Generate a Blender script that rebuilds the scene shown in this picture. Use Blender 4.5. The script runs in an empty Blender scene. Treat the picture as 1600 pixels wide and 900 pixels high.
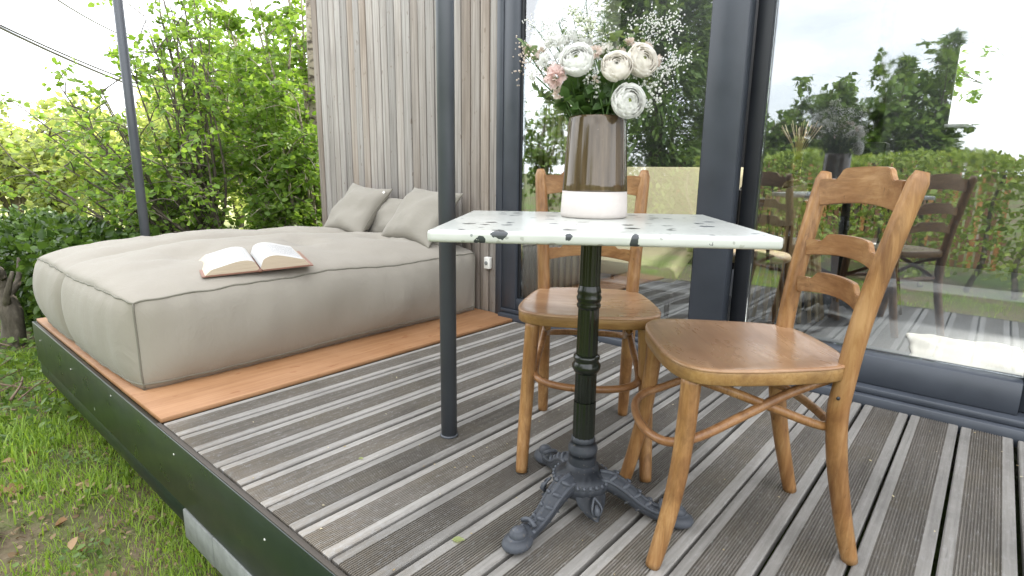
import bpy, bmesh, math, random
import numpy as np
from mathutils import Vector, Matrix, noise
random.seed(7); RNG = np.random.default_rng(7)
PI = math.pi; R_ = math.radians
SC = bpy.context.scene; COL = SC.collection

# ------------------------------------------------------------------ camera
F_PX, YAW, PITCH, ROLL = 877.6, 0.70844, 0.20226, 0.01323
CAM = Vector((1.9455, -0.5945, 0.8664))
_f0 = Vector((-math.sin(YAW), math.cos(YAW), 0)); _r0 = Vector((math.cos(YAW), math.sin(YAW), 0)); _u0 = Vector((0, 0, 1))
FWD = math.cos(PITCH)*_f0 - math.sin(PITCH)*_u0
_up = math.cos(PITCH)*_u0 + math.sin(PITCH)*_f0
RGT = math.cos(ROLL)*_r0 + math.sin(ROLL)*_up
UPV = -math.sin(ROLL)*_r0 + math.cos(ROLL)*_up
cd = bpy.data.cameras.new('camera'); cam = bpy.data.objects.new('camera', cd); COL.objects.link(cam)
cd.sensor_fit = 'HORIZONTAL'; cd.sensor_width = 36; cd.lens = F_PX/1600*36; cd.clip_start = .02; cd.clip_end = 900
cam.matrix_world = Matrix(((RGT.x, UPV.x, -FWD.x, CAM.x), (RGT.y, UPV.y, -FWD.y, CAM.y), (RGT.z, UPV.z, -FWD.z, CAM.z), (0, 0, 0, 1)))
SC.camera = cam

# ------------------------------------------------------------------ sky and sun
SUN_EL, SUN_AZ = 48, 20          # azimuth measured clockwise from +Y
w = bpy.data.worlds.new('World'); SC.world = w; w.use_nodes = True
nt = w.node_tree; nt.nodes.clear()
sky = nt.nodes.new('ShaderNodeTexSky'); sky.sky_type = 'NISHITA'; sky.sun_disc = False
sky.sun_elevation = R_(SUN_EL); sky.sun_rotation = R_(SUN_AZ); sky.air_density = 1.0; sky.dust_density = 2.5; sky.ozone_density = 1
tc = nt.nodes.new('ShaderNodeTexCoord'); mp = nt.nodes.new('ShaderNodeMapping'); mp.inputs['Scale'].default_value = (1.2, 1.2, 3.2)
nz = nt.nodes.new('ShaderNodeTexNoise'); nz.inputs['Scale'].default_value = 1.6; nz.inputs['Detail'].default_value = 7; nz.inputs['Roughness'].default_value = .58
cr = nt.nodes.new('ShaderNodeValToRGB'); cr.color_ramp.elements[0].position = .34; cr.color_ramp.elements[1].position = .62
cr.color_ramp.elements[0].color = (.50, .50, .50, 1); cr.color_ramp.elements[1].color = (.96, .96, .96, 1)
mx = nt.nodes.new('ShaderNodeMix'); mx.data_type = 'RGBA'
mx.inputs[7].default_value = (17.5, 17.8, 18.3, 1)            # bright thin cloud
bg = nt.nodes.new('ShaderNodeBackground'); bg.inputs['Strength'].default_value = .1
wo = nt.nodes.new('ShaderNodeOutputWorld')
L = nt.links.new
L(tc.outputs['Generated'], mp.inputs[0]); L(mp.outputs[0], nz.inputs[0]); L(nz.outputs[0], cr.inputs[0]); L(cr.outputs[0], mx.inputs[0])
L(sky.outputs[0], mx.inputs[6]); L(mx.outputs[2], bg.inputs[0]); L(bg.outputs[0], wo.inputs[0])
sd = bpy.data.lights.new('sun', 'SUN'); so = bpy.data.objects.new('sun', sd); COL.objects.link(so)
sd.energy = 3.2; sd.angle = R_(1.5); sd.color = (1, .955, .88)
_sv = Vector((math.sin(R_(SUN_AZ))*math.cos(R_(SUN_EL)), math.cos(R_(SUN_AZ))*math.cos(R_(SUN_EL)), math.sin(R_(SUN_EL))))
so.rotation_euler = _sv.to_track_quat('Z', 'Y').to_euler(); so.location = (4, 9, 12)
vs = SC.view_settings; vs.view_transform = 'Standard'; vs.look = 'None'; vs.gamma = 1; vs.exposure = 1.26; vs.use_curve_mapping = False
cy = SC.cycles; cy.use_denoising = True; cy.max_bounces = 8; cy.diffuse_bounces = 4; cy.glossy_bounces = 4; cy.transparent_max_bounces = 16
cy.transmission_bounces = 6; cy.caustics_reflective = False; cy.caustics_refractive = False; cy.sample_clamp_indirect = 6
try: cy.denoiser = 'OPENIMAGEDENOISE'
except Exception: pass

# ------------------------------------------------------------------ node helpers
class NT:
    def __init__(s, name):
        s.m = bpy.data.materials.new(name); s.m.use_nodes = True; s.t = s.m.node_tree; s.t.nodes.clear()
        s.out = s.n('ShaderNodeOutputMaterial')
    def n(s, typ, **kw):
        nd = s.t.nodes.new(typ)
        for k, v in kw.items(): setattr(nd, k, v)
        return nd
    def put(s, sock, v):
        if hasattr(v, 'is_output') or isinstance(v, bpy.types.NodeSocket): s.t.links.new(v, sock)
        elif isinstance(v, (tuple, list)) and len(v) == 3 and sock.type == 'RGBA': sock.default_value = (*v, 1)
        else: sock.default_value = v
    def coord(s, kind='Object', scale=(1, 1, 1), rot=(0, 0, 0), loc=(0, 0, 0)):
        c = s.n('ShaderNodeTexCoord'); m = s.n('ShaderNodeMapping'); m.inputs['Scale'].default_value = scale
        m.inputs['Rotation'].default_value = rot
        s.put(m.inputs[0], c.outputs[kind]); s.put(m.inputs['Location'], loc); return m.outputs[0]
    def noise(s, vec, scale=5, detail=4, rough=.55, dist=0):
        n = s.n('ShaderNodeTexNoise'); s.put(n.inputs['Vector'], vec); n.inputs['Scale'].default_value = scale
        n.inputs['Detail'].default_value = detail; n.inputs['Roughness'].default_value = rough; n.inputs['Distortion'].default_value = dist
        return n.outputs[0]
    def ramp(s, fac, stops, interp='LINEAR'):
        r = s.n('ShaderNodeValToRGB'); s.put(r.inputs[0], fac); e = r.color_ramp; e.interpolation = interp
        while len(e.elements) < len(stops): e.elements.new(.5)
        for el, (p, c) in zip(e.elements, stops):
            el.position = p; el.color = (*c, 1) if isinstance(c, (tuple, list)) else (c, c, c, 1)
        return r.outputs[0]
    def mix(s, fac, a, b, mode='MIX'):
        m = s.n('ShaderNodeMix'); m.data_type = 'RGBA'; m.blend_type = mode
        s.put(m.inputs[0], fac); s.put(m.inputs[6], a); s.put(m.inputs[7], b); return m.outputs[2]
    def math(s, op, a, b=0., c=None):
        m = s.n('ShaderNodeMath'); m.operation = op; s.put(m.inputs[0], a); s.put(m.inputs[1], b)
        if c is not None: s.put(m.inputs[2], c)
        return m.outputs[0]
    def objrand(s): return s.n('ShaderNodeObjectInfo').outputs['Random']
    def island(s): return s.n('ShaderNodeNewGeometry').outputs['Random Per Island']
    def bump(s, h, strength=.3, dist=.002, normal=None):
        b = s.n('ShaderNodeBump'); s.put(b.inputs['Height'], h); b.inputs['Strength'].default_value = strength; b.inputs['Distance'].default_value = dist
        if normal is not None: s.put(b.inputs['Normal'], normal)
        return b.outputs[0]
    def bsdf(s, color, rough=.5, metal=0., normal=None, coat=0., spec=None, sheen=0., ior=None):
        b = s.n('ShaderNodeBsdfPrincipled'); s.put(b.inputs['Base Color'], color); s.put(b.inputs['Roughness'], rough); s.put(b.inputs['Metallic'], metal)
        if normal is not None: s.put(b.inputs['Normal'], normal)
        if coat: b.inputs['Coat Weight'].default_value = coat; b.inputs['Coat Roughness'].default_value = .18
        if spec is not None: b.inputs['Specular IOR Level'].default_value = spec
        if sheen: b.inputs['Sheen Weight'].default_value = sheen
        return b.outputs[0]
    def done(s, sh): s.put(s.out.inputs[0], sh); return s.m

M = {}
def simple(name, col, rough=.5, metal=0., var=.12, scale=12, bump=.0, coat=0., spec=None):
    t = NT(name); v = t.coord(); n = t.noise(v, scale, 5)
    c = t.mix(t.math('MULTIPLY', n, 1.0), tuple(x*(1-var) for x in col), tuple(min(1, x*(1+var)) for x in col))
    M[name] = t.done(t.bsdf(c, t.math('MULTIPLY_ADD', n, .15, rough-.07), metal, t.bump(n, bump, .002) if bump else None, coat, spec)); return M[name]

def mat_deck():
    t = NT('weathered decking'); lp = t.coord('Object'); sx = t.n('ShaderNodeSeparateXYZ'); t.put(sx.inputs[0], lp)
    rnd = t.objrand()
    off = t.n('ShaderNodeCombineXYZ'); t.put(off.inputs[0], t.math('MULTIPLY', rnd, 37.)); t.put(off.inputs[1], t.math('MULTIPLY', rnd, 91.))
    vg = t.coord('Object', (60, 1.6, 20), loc=off.outputs[0]); grain = t.noise(vg, 1.5, 6, .6)
    vb = t.coord('Object', (5, 3, 3), loc=off.outputs[0]); blot = t.noise(vb, 1.6, 5, .6)
    vs_ = t.coord('Object', (26, 9, 9), loc=off.outputs[0]); spk = t.noise(vs_, 4., 4, .7)
    ax = t.math('ABSOLUTE', sx.outputs[0])
    lane = t.math('GREATER_THAN', ax, .0425)                       # smooth outer lanes, grooved middle
    light = t.ramp(grain, [(.2, (.17, .159, .144)), (.55, (.265, .251, .231)), (.85, (.365, .348, .322))])
    dark = t.ramp(grain, [(.25, (.092, .082, .069)), (.6, (.166, .150, .129)), (.9, (.262, .240, .210))])
    dark = t.mix(t.math('MULTIPLY', t.ramp(blot, [(.48, 0.), (.7, 1.)]), .45), dark, (.145, .122, .085))
    dark = t.mix(t.math('MULTIPLY', t.ramp(spk, [(.54, 0.), (.68, 1.)]), .55), dark, (.30, .295, .285))
    fine = t.noise(t.coord('Object', (140, 55, 55), loc=off.outputs[0]), 2., 3, .6); dark = t.mix(t.math('MULTIPLY', t.ramp(fine, [(.66, 0.), (.72, 1.)]), .7), dark, (.42, .41, .39))
    crk = t.noise(t.coord('Object', (120, 3, 20), loc=off.outputs[0]), 1.6, 5, .7); light = t.mix(t.math('MULTIPLY', t.ramp(crk, [(.58, 0.), (.68, 1.)]), .55), light, (.10, .095, .088)); light = t.mix(t.math('MULTIPLY', t.ramp(spk, [(.5, 0.), (.7, 1.)]), .35), light, (.37, .365, .355))
    light = t.mix(t.math('MULTIPLY', t.ramp(blot, [(.5, 0.), (.75, 1.)]), .4), light, (.22, .21, .19))
    c = t.mix(lane, dark, light)
    # end grain and the brownish wear next to the front edge
    end = t.ramp(t.math('ADD', t.math('MULTIPLY', sx.outputs[1], 1.1), t.math('MULTIPLY', spk, .9)), [(.28, 1.), (.62, 0.)])
    c = t.mix(t.math('MULTIPLY', end, .4), c, (.20, .155, .10))
    c = t.mix(1., c, t.ramp(rnd, [(0, .74), (1, 1.18)]), 'MULTIPLY')
    nb = t.bump(grain, .35, .0015); nb = t.bump(spk, .25, .002, nb)
    big_ = t.noise(t.n('ShaderNodeNewGeometry').outputs['Position'], 2.1, 4, .6); c = t.mix(1., c, t.ramp(big_, [(.32, .72), (.5, 1.), (.7, 1.16)]), 'MULTIPLY')
    M['deck'] = t.done(t.bsdf(c, .62, 0, nb, spec=.35))
mat_deck()

def mat_slat():
    t = NT('weathered cladding timber'); rnd = t.objrand()
    off = t.n('ShaderNodeCombineXYZ'); t.put(off.inputs[2], t.math('MULTIPLY', rnd, 57.)); t.put(off.inputs[0], t.math('MULTIPLY', rnd, 23.))
    g = t.noise(t.coord('Object', (45, 45, 1.2), loc=off.outputs[0]), 1.6, 6, .6)
    b = t.noise(t.coord('Object', (6, 6, 1.1), loc=off.outputs[0]), 1.3, 4, .5)
    c1 = t.ramp(g, [(.2, (.18, .166, .152)), (.5, (.35, .329, .306)), (.85, (.51, .49, .468))])
    c2 = t.ramp(g, [(.2, (.155, .112, .078)), (.55, (.285, .22, .165)), (.85, (.43, .355, .285))])
    amt = t.math('MULTIPLY', t.ramp(rnd, [(.35, .08), (.75, .35), (.95, .85)]), t.ramp(b, [(.3, .45), (.7, 1.)]))
    c = t.mix(amt, c1, c2); c = t.mix(1., c, t.ramp(t.math('FRACT', t.math('MULTIPLY', rnd, 7.3)), [(0, .78), (1, 1.14)]), 'MULTIPLY'); c = t.mix(t.math('MULTIPLY', t.ramp(b, [(.5, 0.), (.72, 1.)]), .35), c, (.13, .12, .115))
    kn = t.noise(t.coord('Object', (9, 9, 5), loc=off.outputs[0]), 3.5, 2, .4)
    c = t.mix(t.math('MULTIPLY', t.ramp(kn, [(.70, 0.), (.76, 1.)]), .5), c, (.13, .09, .06))
    M['slat'] = t.done(t.bsdf(c, .7, 0, t.bump(g, .3, .0015), spec=.3))
mat_slat()

def mat_ply():
    t = NT('orange plywood'); v = t.coord('Object', (30, 1.4, 10)); g = t.noise(v, 1.2, 6, .6, .8)
    b = t.noise(t.coord('Object', (2, 2, 2)), 2.2, 4)
    c = t.ramp(g, [(.2, (.23, .108, .046)), (.55, (.335, .172, .08)), (.9, (.42, .24, .125))])
    c = t.mix(t.math('MULTIPLY', t.ramp(b, [(.4, 0.), (.7, 1.)]), .35), c, (.46, .27, .15))
    k = t.noise(t.coord('Object', (5, 3, 3)), 4, 2)
    c = t.mix(t.ramp(k, [(.66, 0.), (.71, .7)]), c, (.25, .1, .04))
    M['ply'] = t.done(t.bsdf(c, .55, 0, t.bump(g, .15, .001), spec=.35))
mat_ply()

def mat_steel(name, col, rough, chips=False, metal=0.):
    t = NT(name); v = t.coord(); n = t.noise(v, 6, 5); f = t.noise(v, 90, 3)
    c = t.mix(n, tuple(x*.72 for x in col), tuple(x*1.35 for x in col))
    if chips:
        k = t.n('ShaderNodeTexVoronoi'); t.put(k.inputs['Vector'], t.coord('Object', (1, 1, .55))); k.inputs['Scale'].default_value = 15
        cs = t.n('ShaderNodeSeparateColor'); t.put(cs.inputs[0], k.outputs['Color'])
        sel = t.math('MULTIPLY', t.math('LESS_THAN', k.outputs['Distance'], .085), t.math('GREATER_THAN', cs.outputs[0], .86))
        c = t.mix(sel, c, (.42, .44, .42))
        scr = t.noise(t.coord('Object', (3, 3, 60)), 2, 4); c = t.mix(t.math('MULTIPLY', t.ramp(scr, [(.62, 0.), (.75, 1.)]), .35), c, tuple(x*3.5 for x in col))
    M[name] = t.done(t.bsdf(c, t.math('MULTIPLY_ADD', n, .25, rough-.12), metal, t.bump(f, .06, .001)))
mat_steel('fascia', (.012, .020, .018), .3, True)
mat_steel('frame', (.046, .053, .066), .40)
mat_steel('frame_dark', (.012, .014, .018), .5)
mat_steel('pole', (.066, .073, .086), .42)

def mat_iron():
    t = NT('painted cast iron'); v = t.coord(); n = t.noise(v, 22, 5); f = t.noise(v, 120, 4)
    c = t.mix(n, (.004, .005, .007), (.012, .015, .020))
    g = t.n('ShaderNodeNewGeometry'); pt = t.ramp(g.outputs['Pointiness'], [(.50, 0.), (.58, 1.)])
    c = t.mix(t.math('MULTIPLY', pt, .6), c, (.12, .13, .15))  # ridges lightened in the colour like highlights, for stronger relief
    c = t.mix(t.math('MULTIPLY', t.ramp(f, [(.62, 0.), (.72, 1.)]), .35), c, (.2, .17, .13))
    M['iron'] = t.done(t.bsdf(c, t.math('MULTIPLY_ADD', n, .3, .26), .0, t.bump(f, .25, .0015), spec=.22))
    t = NT('column enamel'); v = t.coord(); n = t.noise(v, 14, 4)
    c = t.mix(n, (.004, .006, .004), (.010, .014, .009)); M['iron_gloss'] = t.done(t.bsdf(c, t.math('MULTIPLY_ADD', n, .2, .12), 0, None, spec=.5))
mat_iron()

def mat_wood(name, a, b, c_, rough, axis=2, coat=.0, dirt=.35, sc=1.):
    t = NT(name); rnd = t.objrand()
    off = t.n('ShaderNodeCombineXYZ'); t.put(off.inputs[0], t.math('MULTIPLY', rnd, 17.)); t.put(off.inputs[2], t.math('MULTIPLY', rnd, 31.))
    s = [90*sc, 90*sc, 90*sc]; s[axis] = 5.*sc
    g = t.noise(t.coord('Object', tuple(s), loc=off.outputs[0]), 1.2, 7, .62, .9)
    s2 = [16*sc, 16*sc, 16*sc]; s2[axis] = 5*sc
    bl = t.noise(t.coord('Object', tuple(s2), loc=off.outputs[0]), 1.1, 6, .66, .6)
    sp = t.noise(t.coord('Object', (55, 55, 24), loc=off.outputs[0]), 1.7, 4, .6)
    lg = t.noise(t.coord('Object', (5, 5, 5), loc=off.outputs[0]), 1.2, 2)
    c = t.ramp(g, [(.25, a), (.5, b), (.8, c_)])
    c = t.mix(t.math('MULTIPLY', t.ramp(bl, [(.46, 0.), (.68, 1.)]), dirt), c, (a[0]*.42, a[1]*.34, a[2]*.3))
    c = t.mix(t.math('MULTIPLY', t.ramp(bl, [(.3, 1.), (.44, 0.)]), .45), c, tuple(min(.8, x*1.25+.03) for x in c_))
    c = t.mix(t.math('MULTIPLY', t.ramp(lg, [(.4, 0.), (.65, 1.)]), .5), c, (a[0]*.72, a[1]*.58, a[2]*.5))
    c = t.mix(t.ramp(sp, [(.66, 0.), (.74, .65)]), c, (.045, .022, .01))
    M[name] = t.done(t.bsdf(c, t.math('MULTIPLY_ADD', bl, .4, rough-.18), 0, t.bump(t.math('ADD', g, bl), .18, .0015), coat, .4))
mat_wood('chair_wood', (.225, .108, .036), (.325, .172, .064), (.44, .265, .12), .40, 2, .08, .8)
mat_wood('chair_rail', (.24, .118, .044), (.335, .185, .08), (.44, .275, .135), .40, 0, .08, .7)
mat_wood('chair_band', (.24, .13, .042), (.33, .192, .068), (.41, .26, .11), .42, 0, .08, .5)
mat_wood('chair_bow', (.20, .092, .038), (.30, .15, .062), (.40, .22, .10), .36, 0, .15, .5)
mat_wood('seat_top', (.29, .165, .085), (.375, .225, .122), (.45, .28, .16), .28, 0, .25, .28, .5)
mat_wood('pale_slat', (.55, .41, .24), (.66, .53, .34), (.74, .62, .44), .5, 2, 0, .1)
mat_wood('dark_wood', (.10, .055, .03), (.16, .09, .05), (.22, .13, .07), .4, 2, .1, .3)

def mat_fabric(name, col, dark=.75, weave=420, rough=.85):
    t = NT(name); v = t.coord(); n = t.noise(v, 3.5, 5, .6); w1 = t.n('ShaderNodeTexWave'); t.put(w1.inputs['Vector'], v); w1.inputs['Scale'].default_value = weave/3; w1.inputs['Distortion'].default_value = .6
    w2 = t.n('ShaderNodeTexWave'); t.put(w2.inputs['Vector'], v); w2.bands_direction = 'Y'; w2.inputs['Scale'].default_value = weave/3; w2.inputs['Distortion'].default_value = .6
    th = t.noise(t.coord('Object', (90, 900, 300)), 1, 3); h = t.math('ADD', t.math('MULTIPLY', w1.outputs['Fac'], w2.outputs['Fac']), th)
    wr = t.noise(t.coord('Object', (5, 9, 5)), 1.6, 4, .6, 1.2)
    c = t.mix(n, tuple(x*dark for x in col), col); c = t.mix(t.math('MULTIPLY', th, .22), c, tuple(x*.7 for x in col))
    nb = t.bump(wr, .16, .02); nb = t.bump(h, .18, .0008, nb)
    M[name] = t.done(t.bsdf(c, rough, 0, nb, spec=.25, sheen=.12))
mat_fabric('taupe', (.310, .283, .238), .90)
mat_fabric('taupe_pillow', (.285, .265, .225), .9)
mat_fabric('piping', (.20, .188, .15), .8)
mat_fabric('sofa', (.80, .72, .46), .97)
simple('tag_white', (.72, .71, .66), .8)

def mat_terrazzo():
    t = NT('terrazzo'); v = t.coord('Object'); base = t.ramp(t.noise(v, 9, 6), [(.3, (.45, .465, .43)), (.7, (.54, .55, .52))])
    def chips(scale, thr, rad, jitter):
        d = t.noise(v, scale*1.9, 3); vv = t.n('ShaderNodeVectorMath'); vv.operation = 'ADD'; t.put(vv.inputs[0], v)
        dv = t.n('ShaderNodeCombineXYZ'); 
        for i in range(3): t.put(dv.inputs[i], t.math('MULTIPLY', t.math('SUBTRACT', d, .5), jitter/scale))
        t.put(vv.inputs[1], dv.outputs[0])
        k = t.n('ShaderNodeTexVoronoi'); t.put(k.inputs['Vector'], vv.outputs[0]); k.inputs['Scale'].default_value = scale
        cs = t.n('ShaderNodeSeparateColor'); t.put(cs.inputs[0], k.outputs['Color'])
        r = t.math('MULTIPLY_ADD', cs.outputs[1], rad*.8, rad*.5)
        return t.math('MULTIPLY', t.math('LESS_THAN', k.outputs['Distance'], r), t.math('GREATER_THAN', cs.outputs[0], thr)), cs.outputs[2]
    a, ca = chips(23, .36, .30, .7); b, cb = chips(62, .58, .26, .6)
    c = t.mix(t.math('MULTIPLY', b, .85), base, t.ramp(cb, [(0, (.30, .31, .28)), (.5, (.42, .42, .37)), (1, (.17, .185, .18))]))
    c = t.mix(a, c, t.ramp(ca, [(0, (.035, .04, .045)), (.6, (.08, .09, .10)), (.8, (.30, .29, .26)), (1, (.45, .42, .36))], 'CONSTANT'))
    M['terrazzo'] = t.done(t.bsdf(c, .28, 0, t.bump(t.noise(v, 45, 4), .05, .001), coat=.2))
mat_terrazzo()

def mat_glaze():
    t = NT('brown glaze'); st = t.noise(t.coord('Object', (60, 60, 2.5)), 1, 4); n = t.noise(t.coord(), 30, 5); s2 = t.noise(t.coord(), 130, 3)
    c = t.ramp(st, [(.25, (.035, .023, .012)), (.55, (.082, .056, .030)), (.8, (.14, .10, .056))])
    c = t.mix(t.ramp(s2, [(.67, 0.), (.76, .3)]), c, (.25, .19, .12))
    M['glaze'] = t.done(t.bsdf(c, .07, 0, t.bump(n, .05, .0010), spec=.6))
    t = NT('bare clay'); n = t.noise(t.coord(), 60, 5); M['clay'] = t.done(t.bsdf(t.mix(n, (.47, .43, .40), (.55, .51, .48)), .75, 0, t.bump(n, .12, .001)))
mat_glaze()

def leafmat(name, cols, trans=.45, rough=.45, tcol=None, obj=False):
    t = NT(name); r = t.objrand() if obj else t.island(); n = t.noise(t.coord('Object'), 1.1, 3)
    f = t.math('MULTIPLY_ADD', n, .5, t.math('MULTIPLY', r, .62)); f = t.math('SUBTRACT', f, .06)
    k = len(cols)-1; c = t.ramp(f, [(i/k, cc) for i, cc in enumerate(cols)])
    p = t.bsdf(c, rough, spec=.35); tr = t.n('ShaderNodeBsdfTranslucent'); t.put(tr.inputs[0], t.mix(1., c, tcol or (1.5, 1.45, .7), 'MULTIPLY'))
    ms = t.n('ShaderNodeMixShader'); ms.inputs[0].default_value = trans; t.put(ms.inputs[1], p); t.put(ms.inputs[2], tr.outputs[0])
    M[name] = t.done(ms.outputs[0])
LT = [(.085, .16, .026), (.14, .245, .044), (.215, .33, .075), (.32, .42, .13)]
leafmat('leaf_light', LT, .5); leafmat('leaf_light_single', LT, .5, obj=True)
leafmat('leaf_pale', [(.20, .27, .10), (.30, .37, .16), (.42, .47, .24), (.52, .55, .33)], .6)  # pale shades imitate bright haze over far foliage
leafmat('leaf_dark', [(.016, .036, .010), (.036, .072, .016), (.068, .122, .028), (.115, .18, .045)], .35, .3)
leafmat('leaf_mid', [(.05, .10, .022), (.09, .16, .034), (.15, .235, .055), (.23, .31, .085)], .4)
leafmat('leaf_hedge', [(.11, .17, .035), (.19, .27, .06), (.28, .36, .095), (.38, .43, .15)], .45)
leafmat('conifer', [(.06, .115, .035), (.10, .17, .05), (.155, .235, .07), (.22, .29, .10)], .4, .5)
leafmat('grass', [(.11, .19, .028), (.19, .31, .045), (.29, .42, .07), (.42, .50, .16)], .45, .5)
leafmat('bouquet_leaf', [(.015, .040, .014), (.035, .075, .022), (.07, .13, .035), (.13, .19, .06)], .3, .4)
leafmat('eucalypt', [(.07, .12, .06), (.14, .20, .10), (.22, .28, .14), (.30, .33, .2)], .35)

def petalmat(name, a, b, trans=.5):
    t = NT(name); n = t.noise(t.coord(), 26, 4); c = t.mix(n, a, b)
    p = t.bsdf(c, .6, spec=.2); tr = t.n('ShaderNodeBsdfTranslucent'); t.put(tr.inputs[0], c)
    ms = t.n('ShaderNodeMixShader'); ms.inputs[0].default_value = trans; t.put(ms.inputs[1], p); t.put(ms.inputs[2], tr.outputs[0])
    M[name] = t.done(ms.outputs[0])
petalmat('petal_white', (.88, .88, .85), (.92, .92, .90), .62); petalmat('petal_cream', (.89, .86, .80), (.92, .90, .86), .62)
petalmat('petal_pink', (.80, .62, .58), (.85, .74, .71)); petalmat('petal_blush', (.78, .66, .58), (.82, .75, .69))
simple('flower_eye', (.16, .20, .03), .6, var=.4, scale=80); simple('bud', (.62, .66, .50), .6); simple('stem', (.06, .12, .025), .5)
simple('page', (.80, .78, .74), .8); simple('cover', (.24, .12, .085), .5); simple('concrete', (.19, .20, .19), .9, var=.45, scale=26, bump=.7)
simple('black_metal', (.015, .015, .017), .4); simple('inner_wall', (.07, .07, .072), .8); simple('joist', (.06, .05, .04), .8)
simple('rug', (.86, .85, .82), .9, bump=.5, scale=60); simple('twig', (.17, .115, .075), .8, var=.4, scale=20, bump=.4); simple('soil', (.09, .065, .04), .9)
simple('cable', (.02, .02, .022), .5); simple('black_chair', (.02, .018, .017), .35, coat=.2)

def mat_page():
    t = NT('page block'); v = t.coord('Object', (8, 8, 700)); n = t.noise(v, 1.2, 4); c = t.ramp(n, [(.3, (.47, .37, .27)), (.7, (.62, .53, .41))])
    M['page_edge'] = t.done(t.bsdf(c, .85, 0, t.bump(n, .3, .001)))
    t = NT('printed page'); sx = t.n('ShaderNodeSeparateXYZ'); t.put(sx.inputs[0], t.coord('Object'))
    ln = t.math('GREATER_THAN', t.math('SINE', t.math('MULTIPLY', sx.outputs[1], 2*PI/.0075)), .25)
    wd = t.math('GREATER_THAN', t.noise(t.coord('Object', (260, 130, 1)), 1, 2), .46)
    inx = t.math('MULTIPLY', t.math('LESS_THAN', t.math('ABSOLUTE', sx.outputs[1]), .092), t.math('LESS_THAN', t.math('ABSOLUTE', t.math('SUBTRACT', t.math('ABSOLUTE', sx.outputs[0]), .098)), .066))
    f = t.math('MULTIPLY', t.math('MULTIPLY', ln, wd), inx)
    M['page_print'] = t.done(t.bsdf(t.mix(t.math('MULTIPLY', f, .7), (.50, .495, .48), (.09, .09, .11)), .85))
mat_page()

def mat_bark():
    t = NT('bark'); v = t.coord('Object', (14, 14, 5)); n = t.noise(v, 1.5, 6, .65, .6); c = t.ramp(n, [(.25, (.035, .028, .020)), (.55, (.11, .092, .07)), (.85, (.22, .195, .155))])
    M['bark'] = t.done(t.bsdf(c, .85, 0, t.bump(n, .6, .01)))
    t = NT('pale bark'); v = t.coord('Object', (5, 5, 9)); n = t.noise(v, 1.8, 5, .6); c = t.ramp(n, [(.38, (.06, .045, .03)), (.48, (.30, .26, .19)), (.8, (.46, .42, .33))])
    M['bark_pale'] = t.done(t.bsdf(c, .8, 0, t.bump(n, .4, .006)))
mat_bark()

def mat_ground():
    t = NT('lawn soil'); v = t.coord('Object'); n = t.noise(v, .9, 6, .6); f = t.noise(v, 24, 5, .65); b = t.noise(v, 5, 4)
    g = t.ramp(f, [(.3, (.055, .085, .020)), (.6, (.11, .165, .035)), (.85, (.19, .24, .06))])
    s = t.ramp(f, [(.3, (.075, .058, .036)), (.6, (.16, .125, .08)), (.85, (.27, .22, .15))])
    sx = t.n('ShaderNodeSeparateXYZ'); t.put(sx.inputs[0], v)
    m = t.ramp(t.math('ADD', n, t.math('MULTIPLY', b, .35)), [(.62, 0.), (.76, 1.)])
    # bare worn patch in front of the deck
    near = t.math('LESS_THAN', t.math('ADD', t.math('ABSOLUTE', t.math('ADD', sx.outputs[0], 1.35)), t.math('MULTIPLY', b, .8)), 1.15)
    near = t.math('MULTIPLY', near, t.math('GREATER_THAN', sx.outputs[1], -1.4))
    M['lawn'] = t.done(t.bsdf(t.mix(t.math('MAXIMUM', m, t.math('MULTIPLY', near, .6)), g, s), .9, 0, t.bump(f, .8, .02), spec=.2))
mat_ground()
simple('meadow', (.40, .42, .16), .9, var=.35, scale=3)  # paler than the lawn: glare of the sunlit field put into the colour

def mat_glass():
    t = NT('window glass'); v = t.coord('Object', (1.0, 1.0, 6.0)); n = t.noise(v, 1.5, 3, .5); v2 = t.coord('Object', (.5, .5, 2.2)); n2 = t.noise(v2, 1.2, 2, .4)
    nb = t.bump(t.math('ADD', t.math('MULTIPLY', n, .12), n2), .24, .006)
    lw = t.n('ShaderNodeFresnel'); lw.inputs[0].default_value = 1.52
    fac = t.math('MINIMUM', t.math('MULTIPLY_ADD', lw.outputs[0], 1.4, .15), 1.)
    gl = t.n('ShaderNodeBsdfGlossy'); t.put(gl.inputs['Roughness'], t.ramp(t.noise(t.coord('Object', (3, 3, 1.2)), 2.2, 5, .65), [(.45, .006), (.8, .05)])); gl.inputs[0].default_value = (.96, .98, 1, 1); t.put(gl.inputs['Normal'], nb)
    tr = t.n('ShaderNodeBsdfTransparent'); tr.inputs[0].default_value = (.96, .98, .975, 1)
    ms = t.n('ShaderNodeMixShader'); t.put(ms.inputs[0], fac); t.put(ms.inputs[1], tr.outputs[0]); t.put(ms.inputs[2], gl.outputs[0])
    M['glass'] = t.done(ms.outputs[0])
    t = NT('clear glass'); tr = t.n('ShaderNodeBsdfTransparent'); gl = t.n('ShaderNodeBsdfGlossy'); gl.inputs['Roughness'].default_value = .02; ms = t.n('ShaderNodeMixShader'); ms.inputs[0].default_value = .05; t.put(ms.inputs[1], tr.outputs[0]); t.put(ms.inputs[2], gl.outputs[0]); M['clear_glass'] = t.done(ms.outputs[0])
    t = NT('amber glass'); b = t.n('ShaderNodeBsdfPrincipled'); b.inputs['Base Color'].default_value = (.72, .66, .38, 1); b.inputs['Transmission Weight'].default_value = .85; b.inputs['Roughness'].default_value = .06
    M['amber_glass'] = t.done(b.outputs[0])
mat_glass()
def mat_floor():
    t = NT('interior floor'); n = t.noise(t.coord(), 3, 5); M['floor'] = t.done(t.bsdf(t.mix(n, (.10, .11, .125), (.15, .16, .175)), .35))
mat_floor()

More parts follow.
